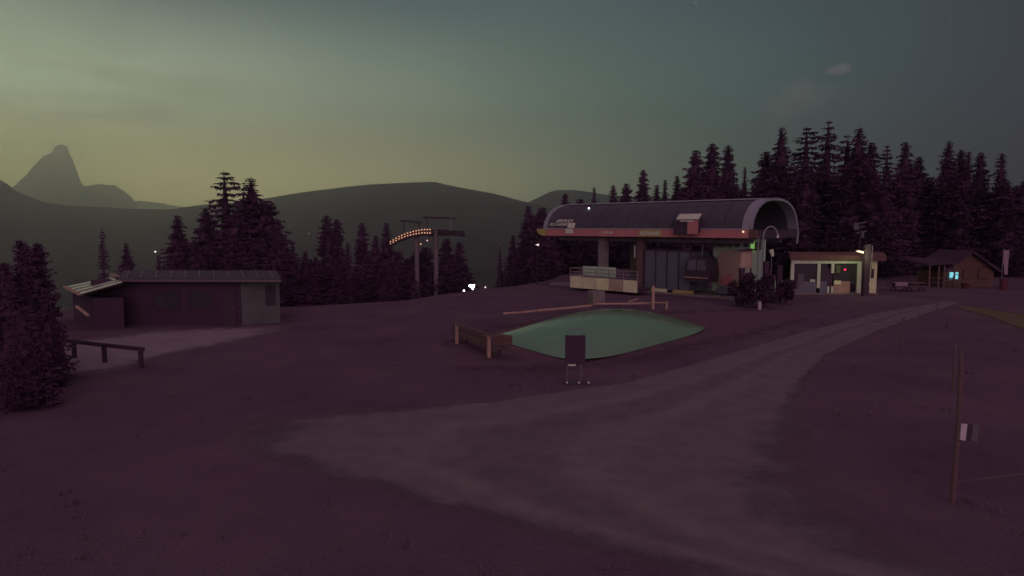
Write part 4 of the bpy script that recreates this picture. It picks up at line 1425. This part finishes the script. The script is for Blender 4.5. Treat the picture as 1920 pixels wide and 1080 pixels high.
# ------------------------------------------------------------------ pasture fence and trail marker on the right
Yp = G(1785, 944).y
g = Vector((G(1785, 944).x, Yp, 0))
tp = thing('marker_pole', 'tall thin wooden pole carrying a small striped trail marker on the right', 'pole', g)
top_ = W(1803, 655, Yp)
MB().tube([g + U * -.1, g.lerp(top_, .5) + Vector((.03, 0, 0)), top_], .055, 8, .04).build('shaft', M['wood'], tp)
mk = MB().prism([W(1813, 795.5, Yp - .06), W(1824, 796, Yp - .06), W(1820, 827.5, Yp - .06), W(1810, 826.5, Yp - .06)], (0, .02, 0)).build('marker_plate', M['dark'], tp)
MB().prism([W(1803, 794.5, Yp - .07), W(1814, 795.5, Yp - .07), W(1810.5, 826.5, Yp - .07), W(1800, 824.5, Yp - .07)], (0, .025, 0)).build('white_stripe', M['white'], mk)
MB().prism([W(1824, 796, Yp - .07), W(1836.5, 797.5, Yp - .07), W(1832.5, 829, Yp - .07), W(1820.5, 827.5, Yp - .07)], (0, .025, 0)).build('white_stripe', M['hutwall'], mk)
FG = 'thin fence posts along the track'
posts = []
for (u, vb, vt, l) in ((1757, 585, 560, 'farthest thin fence post where the track bends out of sight'), (1723, 612, 588, 'second farthest thin fence post beside the track'),
                       (1692, 650, 595, 'thin fence post nearest the inner edge of the track bend'), (1640, 652, 620, 'short stake on the grass left of the thin fence posts'),
                       (1786, 735, 648, 'thin fence post behind the marker pole on the right meadow')):
    b = G(u, vb)
    hgt = W(u, vt, b.y).z
    o = thing('fence_post', l, 'fence post', b, FG)
    MB().tube([b - U * .1, b + U * hgt], .04 if b.y > 20 else .035, 7).build('shaft', M['wood'], o)
    MB().ball(b + U * (hgt + .01), .035, 6).build('cap', M['pole'], o)
    posts.append((b, hgt))
wr = MB()
for a, b2 in ((g + U * .45, Vector((13.5, 14.6, .5))),):
    wr.tube([a, a.lerp(b2, .5) - U * .04, b2], .014, 5)
tag(wr.build('fence_wire', M['wood'], base=g), 'thin wire running right from the foot of the marker pole', 'fence wire')

# ------------------------------------------------------------------ short dry grass
gr = random.Random(5)
mb = MB()


def in_track(x, y):
    for (a, b), (c, d_) in zip(TR, TR[1:]):
        if min(a.y, c.y) <= y <= max(a.y, c.y):
            t = (y - a.y) / (c.y - a.y) if c.y != a.y else 0
            if a.x + (c.x - a.x) * t + .5 < x < b.x + (d_.x - b.x) * t - .5:
                return True
    return False


TR = [(G(*a), G(*b)) for a, b in track_px]
for k in range(260):
    y = 8 + 34 * gr.random() ** 1.3
    x = gr.uniform(-.8, .8) * y
    if in_track(x, y) or (x < -7 and 24 < y < 40):
        continue
    hh = gr.uniform(.06, .20)
    for b in range(gr.randint(6, 16)):
        h = hh * gr.uniform(.5, 1.2)
        a = gr.uniform(0, 6.28)
        w_ = gr.uniform(.006, .012) * (1 + y / 14)
        px0, py0 = x + gr.gauss(0, .09), y + gr.gauss(0, .09)
        bx_, by_ = math.cos(a) * w_, math.sin(a) * w_
        mb.add([(px0 - bx_, py0 - by_, 0), (px0 + bx_, py0 + by_, 0), (px0 + gr.uniform(-.7, .7) * h, py0 + gr.uniform(-.7, .7) * h, h)], [(0, 1, 2)])
tag(mb.build('grass', mat('grassblade', (.150, .120, .135), 1, 0, var=(.13, .105, .118), scale=.6)), 'short dry grass on the meadow either side of the track', 'grass', kind='stuff')

# ------------------------------------------------------------------ valley haze
hz = MB().box((0, 5600, 500), (17600, 12200, 1900))
hm = bpy.data.materials.new('haze')
hm.use_nodes = True
t = hm.node_tree
t.nodes.clear()
pv = t.nodes.new('ShaderNodeVolumePrincipled')
pv.inputs['Color'].default_value = (.95, 1.0, 1.0, 1)
pv.inputs['Density'].default_value = .00026
pv.inputs['Anisotropy'].default_value = .84
ou = t.nodes.new('ShaderNodeOutputMaterial')
t.links.new(pv.outputs[0], ou.inputs['Volume'])
tag(hz.build('haze', hm), 'thin evening haze filling the valley', 'haze', kind='stuff')
